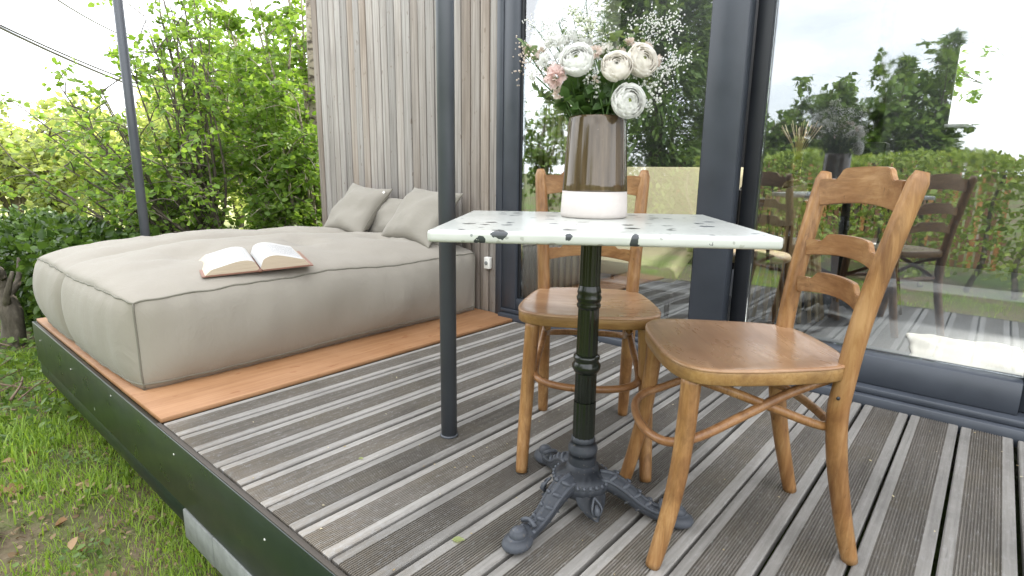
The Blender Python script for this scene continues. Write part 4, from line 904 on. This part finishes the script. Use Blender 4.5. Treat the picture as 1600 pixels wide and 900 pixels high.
# ================================================================== vegetation
def branch_tree(name, label, base, limbs, mat_leaf, leaf, nsec, ntw, nleaf, seclen, rng_seed, bark='bark', r0=.05, singles=0, single_mat=None, group=None, cat='tree', tilt=.9, droop=.15, leaf_t=(LEAF_V, LEAF_F)):
    """limbs: list of point lists (world). Secondary shoots and twigs grow off them, leaves along the twigs."""
    rnd = random.Random(rng_seed); rg = np.random.default_rng(rng_seed); base = Vector(base); e = empty(name, base); tag(e, label, cat, group); pos = []; ax = []; tr = G(); tw = G()
    for li, lp in enumerate(limbs):
        P = [Vector(p) for p in spline(lp, 7)]; k = len(P); rl = r0*(1 if li == 0 else rnd.uniform(.45, .7))
        tr.tube([p-base for p in P], [rl*(1-.80*i/(k-1)) for i in range(k)], 8)
        for s in range(nsec):
            i = int(k*(.22+.78*(s+rnd.random())/nsec)); i = min(i, k-1); o = P[i]; T = (P[min(i+1, k-1)]-P[max(i-1, 0)]).normalized()
            d = Vector((rnd.gauss(0, 1), rnd.gauss(0, 1), rnd.gauss(.25, .7))); d = (d.normalized()+T*.5).normalized(); ln = seclen*rnd.uniform(.5, 1.15)*(1-.35*i/k)
            S = [o, o+d*ln*.5+Vector((0, 0, .05*ln)), o+d*ln-Vector((0, 0, droop*ln))]; SP = spline(S, 5); tw.tube([p-base for p in SP], [.009*(1-.7*q/(len(SP)-1))*(seclen**.5) for q in range(len(SP))], 5, False)
            for t in range(ntw):
                q = SP[int(len(SP)*(.25+.75*rnd.random()))-1]; dd = Vector((rnd.gauss(0, 1), rnd.gauss(0, 1), rnd.gauss(.05, .6))).normalized(); tl = seclen*.42*rnd.uniform(.5, 1.1); en = q+dd*tl-Vector((0, 0, droop*tl))
                tw.tube([q-base, (q+en)/2-base+Vector((0, 0, .02*tl)), en-base], .0028*(seclen**.5), 4, False)
                for l in range(nleaf):
                    f = (l+rnd.random())/nleaf; p = q.lerp(en, .15+.85*f); sd = Vector((rnd.gauss(0, 1), rnd.gauss(0, 1), rnd.gauss(-.15, .5))); pos.append(p-base+sd.normalized()*leaf*.15); ax.append((dd*.6+sd).normalized())
    tr.obj('trunk', bark, e); stuff(tw.obj('branches', bark, e))
    pos = np.array([tuple(p) for p in pos]); ax = np.array([tuple(a) for a in ax]); N = len(pos); R3 = rots(N, tilt, rg, ax); sz = rg.uniform(.65, 1.2, (N, 1))*leaf
    if singles:
        w_ = pos + np.array(base) - np.array(CAM); dep = w_ @ np.array(FWD); ux = w_ @ np.array(RGT)/dep*F_PX+800; uy = 450-w_ @ np.array(UPV)/dep*F_PX
        vis = (ux > 0) & (ux < 490) & (uy > 0) & (uy < 380) & (dep > .5); score = np.where(vis, sz[:, 0]/dep, 0); big = np.argsort(-score)[:singles]
        me = bpy.data.meshes.new('leaf'); me.from_pydata(leaf_t[0], [], leaf_t[1]); me.materials.append(M[single_mat]); me.polygons.foreach_set('use_smooth', [True]*len(leaf_t[1]))
        for i in big:
            o = bpy.data.objects.new('leaf', me); link(o, e); o.location = pos[i]; o.rotation_euler = Matrix(R3[i].tolist()).to_euler(); o.scale = (sz[i, 0],)*3
        keep = np.ones(N, bool); keep[big] = False; pos, R3, sz = pos[keep], R3[keep], sz[keep]
    stuff(sc_mesh('crown', *leaf_t, pos, R3, sz, mat_leaf, e)); return N

def L3(*pts): return [atd(*p) for p in pts]
NL = 0
B1 = Vector((-3.75, 2.55, GZ)); B2 = Vector((-4.1, 1.75, GZ))
def limbs_to(B, ends, start=.1, sway=.35, seed=1):
    rr = random.Random(seed); out = []
    for (px, py, dep) in ends:
        E_ = atd(px, py, dep); m = B.lerp(E_, .45) + Vector((rr.uniform(-.12, .12), rr.uniform(-.12, .12), sway*.4)); out.append([B+Vector((rr.uniform(-.12, .12), rr.uniform(-.12, .12), start)), m, E_])
    return out
ends = [(440, -60, 6.2), (380, -40, 6.0), (470, -30, 5.9), (350, 30, 6.1), (410, 40, 5.8), (455, 60, 5.6), (485, 90, 6.0), (370, 110, 5.9), (425, 130, 5.6), (465, 160, 5.5), (340, 170, 6.0), (390, 200, 5.7), (440, 220, 5.4), (475, 250, 5.6), (350, 250, 5.8), (410, 270, 5.5), (320, 90, 6.3), (500, 20, 6.3), (330, -50, 6.2), (300, 10, 6.4), (290, 130, 6.4)]
NL += branch_tree('leafy_tree', 'dense light green tree close against the end of the cladding', B1, limbs_to(B1, ends, seed=2), 'leaf_light', .066, 11, 6, 10, .55, 11, 'bark_pale', .05, 300, 'leaf_light_single')
ends = [(250, 20, 5.3), (235, 60, 5.0), (300, -20, 5.5), (300, 60, 5.2), (270, 110, 5.0), (210, 120, 5.0), (150, 125, 4.9), (90, 130, 5.2), (30, 165, 5.4), (60, 200, 5.0), (130, 190, 4.8), (200, 190, 4.8), (270, 170, 4.9), (320, 210, 5.0), (20, 250, 5.3), (100, 260, 4.9), (180, 255, 4.8), (250, 250, 4.8), (310, 290, 4.9), (60, 300, 5.1), (220, 310, 4.7), (140, 310, 4.9), (265, 5, 5.4), (330, 20, 5.4), (320, 120, 5.2), (215, 70, 5.3), (240, -60, 5.6), (225, 25, 5.3), (275, 40, 5.2), (305, 95, 5.2), (280, -40, 5.4), (245, 95, 5.1), (110, 165, 5.0), (165, 160, 5.0)]
NL += branch_tree('leafy_tree', 'open leaning tree spreading thin leafy branches past the far pole', B2, limbs_to(B2, ends, seed=5), 'leaf_light', .060, 7, 4, 6, .55, 23, 'bark', .04, 300, 'leaf_light_single')
tk = atd(497, 320, 6.1); stem = empty('birch_trunk', (tk.x, tk.y, GZ)); tag(stem, 'pale blotched tree trunk just past the end of the cladding', 'tree')
G().tube([(0, 0, 0), (.02, .01, .8), (-.02, .03, 1.8), (.03, .05, 4.2)], [.075, .065, .06, .045], 14).obj('trunk', 'bark_pale', stem)
sb_ = atd(14, 500, 4.3); st = empty('gnarled_stump', (sb_.x, sb_.y, GZ)); tag(st, 'rough grey gnarled trunk standing in front of the dark hedge', 'stump')
G().tube(spline([(0, 0, -.02), (.03, .02, .22), (-.03, .0, .45), (.02, -.02, .62)], 5), [.10, .085, .078, .075, .07, .07, .075, .07, .062, .06, .055, .05, .045, .045, .04, .03], 11).obj('trunk', 'bark', st)
for k_ in range(4): G().tube(spline([(0, 0, .3+.08*k_), (.10*math.cos(k_*1.9), .10*math.sin(k_*1.9), .42+.08*k_), (.16*math.cos(k_*1.9+.3), .16*math.sin(k_*1.9+.3), .60+.07*k_)], 4), [.035-.0028*q for q in range(9)], 7).obj('limb', 'bark', st)
# understorey shrubs between the trunks
for i, (x_, y_, h, lab, mt) in enumerate(((-4.4, 2.6, 1.5, 'low light green shrub under the open leaning tree', 'leaf_light'), (-4.9, 1.7, 1.15, 'low light green shrub behind the dark hedge', 'leaf_mid'), (-3.0, 3.3, 1.5, 'light green shrub at the foot of the dense tree', 'leaf_light'), (-5.6, 3.2, 1.6, 'bushy pale shrub between open tree and meadow', 'leaf_pale'))):
    b = Vector((x_, y_, GZ)); rr = random.Random(i); lim = [[b, b+Vector((rr.uniform(-.3, .3), rr.uniform(-.3, .3), h*.55)), b+Vector((rr.uniform(-.7, .7), rr.uniform(-.5, .5), h))] for _ in range(7)]
    NL += branch_tree('garden_shrub', lab, b, lim, mt, .075, 9, 4, 8, .42, 40+i, 'bark', .02, cat='shrub')
# background trees beyond the garden, haze and glare put into their pale leaf colour
BGT = []
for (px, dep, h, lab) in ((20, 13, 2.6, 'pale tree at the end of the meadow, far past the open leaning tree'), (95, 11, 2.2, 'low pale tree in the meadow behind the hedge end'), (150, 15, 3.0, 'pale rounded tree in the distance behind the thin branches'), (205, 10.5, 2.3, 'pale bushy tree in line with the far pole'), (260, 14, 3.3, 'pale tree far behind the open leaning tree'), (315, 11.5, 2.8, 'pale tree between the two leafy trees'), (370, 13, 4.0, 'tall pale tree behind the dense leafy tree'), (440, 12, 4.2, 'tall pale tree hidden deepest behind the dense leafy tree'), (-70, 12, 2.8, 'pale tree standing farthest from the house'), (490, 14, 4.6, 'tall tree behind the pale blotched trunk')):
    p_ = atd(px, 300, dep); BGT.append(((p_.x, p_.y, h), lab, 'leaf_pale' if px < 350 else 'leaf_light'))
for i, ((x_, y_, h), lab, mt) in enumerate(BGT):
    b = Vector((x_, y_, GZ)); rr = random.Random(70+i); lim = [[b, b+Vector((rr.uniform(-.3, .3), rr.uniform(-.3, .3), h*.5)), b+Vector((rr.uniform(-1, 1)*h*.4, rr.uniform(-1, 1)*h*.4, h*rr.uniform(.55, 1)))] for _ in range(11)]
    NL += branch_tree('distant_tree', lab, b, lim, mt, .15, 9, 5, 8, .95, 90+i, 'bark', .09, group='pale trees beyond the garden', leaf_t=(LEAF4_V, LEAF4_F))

def hedge(name, label, x0, x1, y0, y1, z0, z1, leaf, N, mat, seed, trunks=True, shell=.22, cat='hedge', ang=0., c=(0, 0), open_low=.0):
    rg = np.random.default_rng(seed); e = empty(name, ((x0+x1)/2, (y0+y1)/2, z0)); tag(e, label, cat); W, D, Hh = (x1-x0), (y1-y0), (z1-z0)
    u = rg.uniform(-.5, .5, (N, 3)); face = rg.integers(0, 6, N); dpt = rg.exponential(shell, N)
    # push most leaves near the surface
    for ax_, s, f in ((0, 1, 0), (0, -1, 1), (1, 1, 2), (1, -1, 3), (2, 1, 4), (1, -1 if y0 > -1 else 1, 5)):
        m = face == f; ext = (W, D, Hh)[ax_]; u[m, ax_] = s*(.5 - np.minimum(dpt[m]*.35/ext, .95))
    P = u*np.array([W, D, Hh]) + np.array([0, 0, Hh/2])
    wob = np.array([[noise.noise((p[0]*1.7, p[1]*1.7, p[2]*1.7+seed)), noise.noise((p[0]*1.7+9, p[1]*1.7, p[2]*1.7+seed)), noise.noise((p[0]*1.9+seed, p[1]*1.9, 4))] for p in P])
    P = P + wob*np.array([.12, .16, .14]); P = P[P[:, 2] > open_low*(1+.5*np.sin(P[:, 0]*5))*rg.uniform(.4, 1.3, len(P))]; n = len(P)
    out = P-np.array([0, 0, Hh/2]); out /= np.linalg.norm(out, axis=1)[:, None]
    stuff(sc_mesh('foliage', LEAF_V if N < 20000 else LEAF4_V, LEAF_F if N < 20000 else LEAF4_F, P, rots(n, 1.3, rg, out), rg.uniform(.6, 1.2, (n, 1))*leaf, mat, e))
    rr = random.Random(seed)
    if trunks:
        for k in range(max(3, int(W/.45))):
            x_ = -W/2+.15+k*(W-.3)/max(1, int(W/.45)-1); P = [Vector((x_, rr.uniform(-.1, .1), 0))]
            for q in range(4): P.append(P[-1]+Vector((rr.uniform(-.12, .12), rr.uniform(-.1, .1), Hh*.22)))
            G().tube(spline(P, 4), [.035*(1-.6*i/16) for i in range(17)], 7).obj('stem', 'bark', e)
    return e
hedge('dark_hedge', 'dark glossy evergreen hedge low beyond the end of the deck', -7.0, -2.35, .22, 1.05, GZ, .30, .075, 16000, 'leaf_dark', 5, shell=.25)
# ---- garden behind the viewer (seen mirrored in the glass)
hedge('clipped_hedge', 'long clipped leafy hedge across the lawn, mirrored in the sliding door', -1.6, 7, -4.7, -3.9, GZ, 1.12, .085, 26000, 'leaf_hedge', 15, shell=.3, open_low=.28)
def conifer(name, label, x_, y_, h, r, N, seed, mat='conifer', leaf=.22, group=None, low=.05):
    rg = np.random.default_rng(seed); e = empty(name, (x_, y_, GZ)); tag(e, label, 'tree', group)
    t = rg.uniform(low, 1, N)**.85; a = rg.uniform(0, 2*PI, N); lay = np.floor(t*h/.38); rad = r*(1-t)**.75*(.55+.45*np.sin(lay*2.4+np.floor(a*2.2)*1.7)**2)*rg.uniform(.35, 1.05, N)**.5
    P = np.stack([rad*np.cos(a), rad*np.sin(a), t*h-.22*rad], 1); d = np.stack([np.cos(a), np.sin(a), -.25+0*a], 1)
    tv = [(0, 0, 0), (.10, .35, .02), (.03, .38, 0), (.09, .68, .02), (0, 1, -.05), (-.09, .68, .02), (-.03, .38, 0), (-.10, .35, .02)]; tf = [(0, 1, 2, 6, 7), (2, 3, 4, 5, 6)]
    stuff(sc_mesh('crown', tv, tf, P, rots(N, .5, rg, d*2.5), rg.uniform(.6, 1.2, (N, 1))*leaf, mat, e))
    G().tube([(0, 0, 0), (.02, 0, h*.5), (0, 0, h*.97)], [.05*h*.4, .03*h*.4, .005], 8).obj('trunk', 'bark', e)
    g = G(); rr = random.Random(seed)
    for k in range(26):
        q = rr.uniform(.08, .9); b = rr.uniform(0, 6.28); l = r*(1-q)**.75*.85; g.tube([(0, 0, q*h), (l*.5*math.cos(b), l*.5*math.sin(b), q*h-.02), (l*math.cos(b), l*math.sin(b), q*h-.2*l)], [.02, .012, .004], 5, False)
    stuff(g.obj('branches', 'bark', e))
conifer('cedar_tree', 'big feathery dark green cedar mirrored in the glass behind the bouquet', -3.45, -6.2, 9.0, 2.0, 30000, 31, leaf=.30)
for i, (x_, y_, h, r, lab) in enumerate(((-2.2, -9.8, 2.6, .6, 'shortest conifer poking from the mirrored thicket'), (-.9, -9.7, 3.3, .6, 'slim conifer in the middle of the mirrored thicket'), (.15, -9.5, 3.7, .6, 'slim tall conifer of the mirrored thicket'), (.85, -9.5, 4.1, .65, 'tallest conifer closing the mirrored thicket'))):
    conifer('spruce_tree', lab, x_, y_, h, r, 3600, 50+i, leaf=.19, group='conifers mirrored in the sliding door')
for i, (x_, h, lab) in enumerate(((-3.4, 2.1, 'lowest bush of the mirrored thicket'), (-2.6, 2.4, 'second bush of the mirrored thicket, next to its lowest'), (-1.7, 2.75, 'bush of the mirrored thicket between its two shorter conifers'), (-.8, 3.0, 'bush of the mirrored thicket in front of the slim middle conifer'), (.0, 3.3, 'high bush of the mirrored thicket next to its tallest'), (.8, 3.6, 'highest bush of the mirrored thicket'))):
    b = Vector((x_*1.0+.05, -7.4-.35*(i % 2), GZ)); rr = random.Random(470+i); lim = [[b, b+Vector((rr.uniform(-.2, .2), rr.uniform(-.2, .2), h*.5)), b+Vector((rr.uniform(-.55, .55), rr.uniform(-.5, .5), h*rr.uniform(.5, 1)))] for _ in range(12)]
    NL += branch_tree('garden_bush', lab, b, lim, 'leaf_mid', .13, 10, 5, 8, .6, 490+i, 'bark', .04, cat='bush', leaf_t=(LEAF4_V, LEAF4_F))
for i, (x_, y_, h, lab) in enumerate(((-7.6, -5.2, 3.0, 'light bush mirrored in the edge of the left pane'), (-9.5, -8.5, 3.4, 'far bush mirrored behind the bouquet'), (-4.6, -11.5, 2.6, 'loose bush mirrored above the indoor table'), (3.6, -8.5, 3.2, 'light green bush mirrored at the outer side of the sliding door'), (-6.5, -3.6, 1.8, 'low leafy bush at the side of the lawn'), (-5.6, -6.8, 2.6, 'leafy bush beside the cedar, mirrored behind the vase'), (-7.2, -7.6, 3.2, 'full leafy bush mirrored above the far chair back'))):
    b = Vector((x_, y_, GZ)); rr = random.Random(170+i); lim = [[b, b+Vector((rr.uniform(-.3, .3), rr.uniform(-.3, .3), h*.5)), b+Vector((rr.uniform(-1, 1)*h*.35, rr.uniform(-1, 1)*h*.35, h*rr.uniform(.55, 1)))] for _ in range(8)]
    NL += branch_tree('garden_bush', lab, b, lim, 'leaf_mid' if i != 3 else 'leaf_light', .13, 9, 4, 7, .8, 190+i, 'bark', .05, cat='bush', leaf_t=(LEAF4_V, LEAF4_F))
# trees behind the house seen through its back window
for i, (x_, y_, h) in enumerate(((2.5, 10.5, 3.7), (3.9, 11, 4.7))):
    b = Vector((x_, y_, GZ)); rr = random.Random(270+i); lim = [[b, b+Vector((0, 0, h*.5)), b+Vector((rr.uniform(-1, 1)*h*.4, rr.uniform(-1, 1)*h*.4, h*rr.uniform(.55, 1.)))] for _ in range(10)]
    NL += branch_tree('distant_tree', ('light green tree outside the back window', 'taller green tree outside the back window')[i], b, lim, 'leaf_light', .16, 9, 4, 7, 1.0, 290+i, 'bark', .06, leaf_t=(LEAF4_V, LEAF4_F))
# paling fence behind the hedge
fe = empty('paling_fence', (-.5, -6.6, GZ)); tag(fe, 'brown vertical paling fence behind the hedge, mirrored in the glass', 'fence')
for k in range(52): G().box(-.035, .035, -.01, .01, 0, 1.66+.02*math.sin(k*2.1)).obj('paling', 'dark_wood' if k % 3 else 'chair_wood', fe, False, loc=(-2.6+k*.1, 0, 0))
for z in (.4, 1.3): G().box(-2.65, 2.6, -.045, -.011, z, z+.08).obj('fence_rail', 'dark_wood', fe, False)

# ---- grass, leaves and twigs beside the deck
def build_grass():
    rg = np.random.default_rng(77); N = 100000
    x_ = np.concatenate([rg.uniform(-3.4, 1.0, N), rg.uniform(-5, 5, 26000)]); y_ = np.concatenate([rg.uniform(-1.6, .30, N), rg.uniform(-3.9, -.4, 26000)])
    dens = np.array([noise.noise((a*1.5, b*1.5, 7))+.55*noise.noise((a*5, b*5, 2)) for a, b in zip(x_, y_)])
    bare = np.exp(-(((x_+.95)/.50)**2+((y_+.55)/.22)**2))*1.5 + np.exp(-(((x_+2.3)/.5)**2+((y_+.12)/.16)**2))*1.3
    k = rg.random(len(x_)) < np.clip(.86+dens*.95-bare*.7, .05, 1); x_, y_ = x_[k], y_[k]; n = len(x_)
    z_ = np.array([ground_h(a, b) for a, b in zip(x_, y_)]) - .004; P = np.stack([x_, y_, z_], 1)
    tv = [(-.045, 0, 0), (.045, 0, 0), (.036, .10, .42), (-.036, .10, .42), (.020, .34, .78), (-.020, .34, .78), (0, .66, .95)]; tf = [(0, 1, 2, 3), (3, 2, 4, 5), (5, 4, 6)]
    a = rg.uniform(0, 2*PI, n); ln = rg.normal(0, .28, n); c, s = np.cos(a), np.sin(a); o = np.zeros(n); i1 = np.ones(n)
    Rz = np.stack([np.stack([c, -s, o], 1), np.stack([s, c, o], 1), np.stack([o, o, i1], 1)], 1); cl, sl_ = np.cos(ln), np.sin(ln)
    Rx = np.stack([np.stack([i1, o, o], 1), np.stack([o, cl, -sl_], 1), np.stack([o, sl_, cl], 1)], 1)
    tuft = np.array([noise.noise((a*2.6, b*2.6, 11)) for a, b in zip(x_, y_)]); big = rg.uniform(.4, 1.2, n)*(.05+.03*(rg.random(n) < .12))*np.clip(1+tuft*1.1, .5, 2.); o = sc_mesh('grass', tv, tf, P, Rz @ Rx, big[:, None], 'grass'); stuff(o); tag(o, 'patchy green lawn grass growing below the deck edge', 'grass')
    # ground-cover leaves near the hedge foot
    m = 1500; x2 = rg.uniform(-4.2, -1.6, m); y2 = rg.uniform(-.75, .35, m); P2 = np.stack([x2, y2, np.array([ground_h(a, b) for a, b in zip(x2, y2)])+rg.uniform(.0, .09, m)], 1)
    lm_ = 2600; xl = rg.uniform(-2.4, .6, lm_); yl = rg.uniform(-1.3, .1, lm_); Pl = np.stack([xl, yl, np.array([ground_h(a, b) for a, b in zip(xl, yl)])+rg.uniform(.002, .03, lm_)], 1)
    o = sc_mesh('leaf_litter', LEAF_V, LEAF_F, Pl, rots(lm_, .5, rg), rg.uniform(.008, .03, (lm_, 1)), 'litter'); stuff(o); tag(o, 'fine brown leaf litter and bark bits between the grass blades', 'litter')
    wl = 1300; cx_ = rg.uniform(-2.6, .6, 90); cy2 = rg.uniform(-1.2, .0, 90); pick = rg.integers(0, 90, wl); xl = cx_[pick]+rg.normal(0, .05, wl); yl = cy2[pick]+rg.normal(0, .05, wl); Pl = np.stack([xl, yl, np.array([ground_h(a, b) for a, b in zip(xl, yl)])+rg.uniform(.015, .05, wl)], 1)
    o = sc_mesh('clover', LEAF_V, LEAF_F, Pl, rots(wl, .35, rg), rg.uniform(.012, .032, (wl, 1)), 'leaf_mid'); stuff(o); tag(o, 'small round weed leaves in clumps among the lawn grass', 'weeds')
    o = sc_mesh('ground_ivy', LEAF_V, LEAF_F, P2, rots(m, .6, rg), rg.uniform(.03, .06, (m, 1)), 'leaf_mid'); stuff(o); tag(o, 'low green ivy leaves creeping at the hedge foot', 'ivy')
leafmat('litter', [(.10, .06, .03), (.18, .12, .065), (.28, .20, .12), (.38, .30, .2)], .1, .8)
build_grass()
leafmat('dead_leaf', [(.20, .10, .045), (.30, .18, .09), (.42, .29, .17), (.50, .38, .25)], .15, .7, (1.1, 1, .8), obj=True)
leafmat('dead_leaf_bits', [(.16, .10, .05), (.34, .26, .14), (.5, .44, .3), (.6, .56, .45)], .1, .7)
OAK = []
for i in range(28):
    t = 2*PI*i/28; r = .42*(1+.32*math.cos(5*t+.3)+.1*math.cos(11*t)); OAK.append((r*math.cos(t), .5+r*1.25*math.sin(t), .10*math.cos(2*t)+.04*math.sin(5*t)))
OAK.append((0, .5, -.02)); OAKF = [(i, (i+1) % 28, 28) for i in range(28)]
dl = bpy.data.meshes.new('fallen_leaf'); dl.from_pydata(OAK, [], OAKF); dl.materials.append(M['dead_leaf']); dl.polygons.foreach_set('use_smooth', [True]*28)
dl2 = bpy.data.meshes.new('fallen_leaf'); dl2.from_pydata([(a*.8, b, c*3) for a, b, c in LEAF_V], [], LEAF_F); dl2.materials.append(M['dead_leaf']); dl2.polygons.foreach_set('use_smooth', [True]*8)
rr = random.Random(5)
for i in range(66):
    x_ = rr.uniform(-2.2, -.1); y_ = -.12-rr.random()**1.3*1.0; o = bpy.data.objects.new('fallen_leaf', dl if i % 3 == 0 else dl2); link(o); s = rr.uniform(.03, .07) if i % 3 else rr.uniform(.07, .105)
    o.scale = (s, s, s); o.location = (x_, y_, ground_h(x_, y_)+.022); o.rotation_euler = (rr.gauss(0, .35), rr.gauss(0, .35), rr.uniform(0, 6.28))
    tag(o, 'dry lobed brown leaf lying on the grass' if i % 3 == 0 else 'dry curled brown leaf lying on the grass', 'leaf', 'dry lobed leaves on the grass' if i % 3 == 0 else 'dry curled leaves on the grass')
for i in range(36):
    x_ = rr.uniform(-3.4, -1.95); y_ = rr.uniform(-.42, .12); a = rr.uniform(0, PI); l = rr.uniform(.15, .42); z = ground_h(x_, y_)+rr.uniform(.015, .10); up = rr.uniform(-.25, .35)
    P = spline([(-l/2*math.cos(a), -l/2*math.sin(a), -up*l/2), (rr.uniform(-.03, .03), rr.uniform(-.03, .03), rr.uniform(-.01, .02)), (l/2*math.cos(a), l/2*math.sin(a), up*l/2)], 4)
    q = rr.uniform(.003, .008); o = G().tube(P, [q*(1-.5*k/(len(P)-1)) for k in range(len(P))], 6).obj('fallen_twig', 'twig', loc=(x_, y_, z)); tag(o, 'dry brown twig in the heap under the far deck corner', 'twig', 'heap of dry twigs')
# little bits dropped on the boards
for (px, py, lab) in ((706, 843, 'yellowing leaf lying on the boards near the table foot'), (560, 716, 'small yellow leaf on the boards beside the pole')):
    d = FWD + (px-800)/F_PX*RGT - (py-450)/F_PX*UPV; p = CAM + d*((.004-CAM.z)/d.z); o = bpy.data.objects.new('deck_leaf', bpy.data.meshes.new('deck_leaf')); o.data.from_pydata(LEAF_V, [], LEAF_F); o.data.materials.append(M['leaf_pale']); link(o); o.location = p; s = .032 if px > 600 else .016; o.scale = (s*.8, s, s*.9); o.rotation_euler = (.05, .1, -.9); tag(o, lab, 'leaf')
rg = np.random.default_rng(4); n = 170; P = np.stack([rg.uniform(-.1, 2.3, n), rg.uniform(.03, 1.84, n), np.full(n, .0035)], 1)
o = sc_mesh('deck_debris', LEAF4_V, LEAF4_F, P, rots(n, .25, rg), rg.uniform(.003, .011, (n, 1)), 'dead_leaf_bits'); stuff(o); tag(o, 'tiny dry flower and leaf bits scattered over the grooved boards', 'debris')
print('leaves', NL)
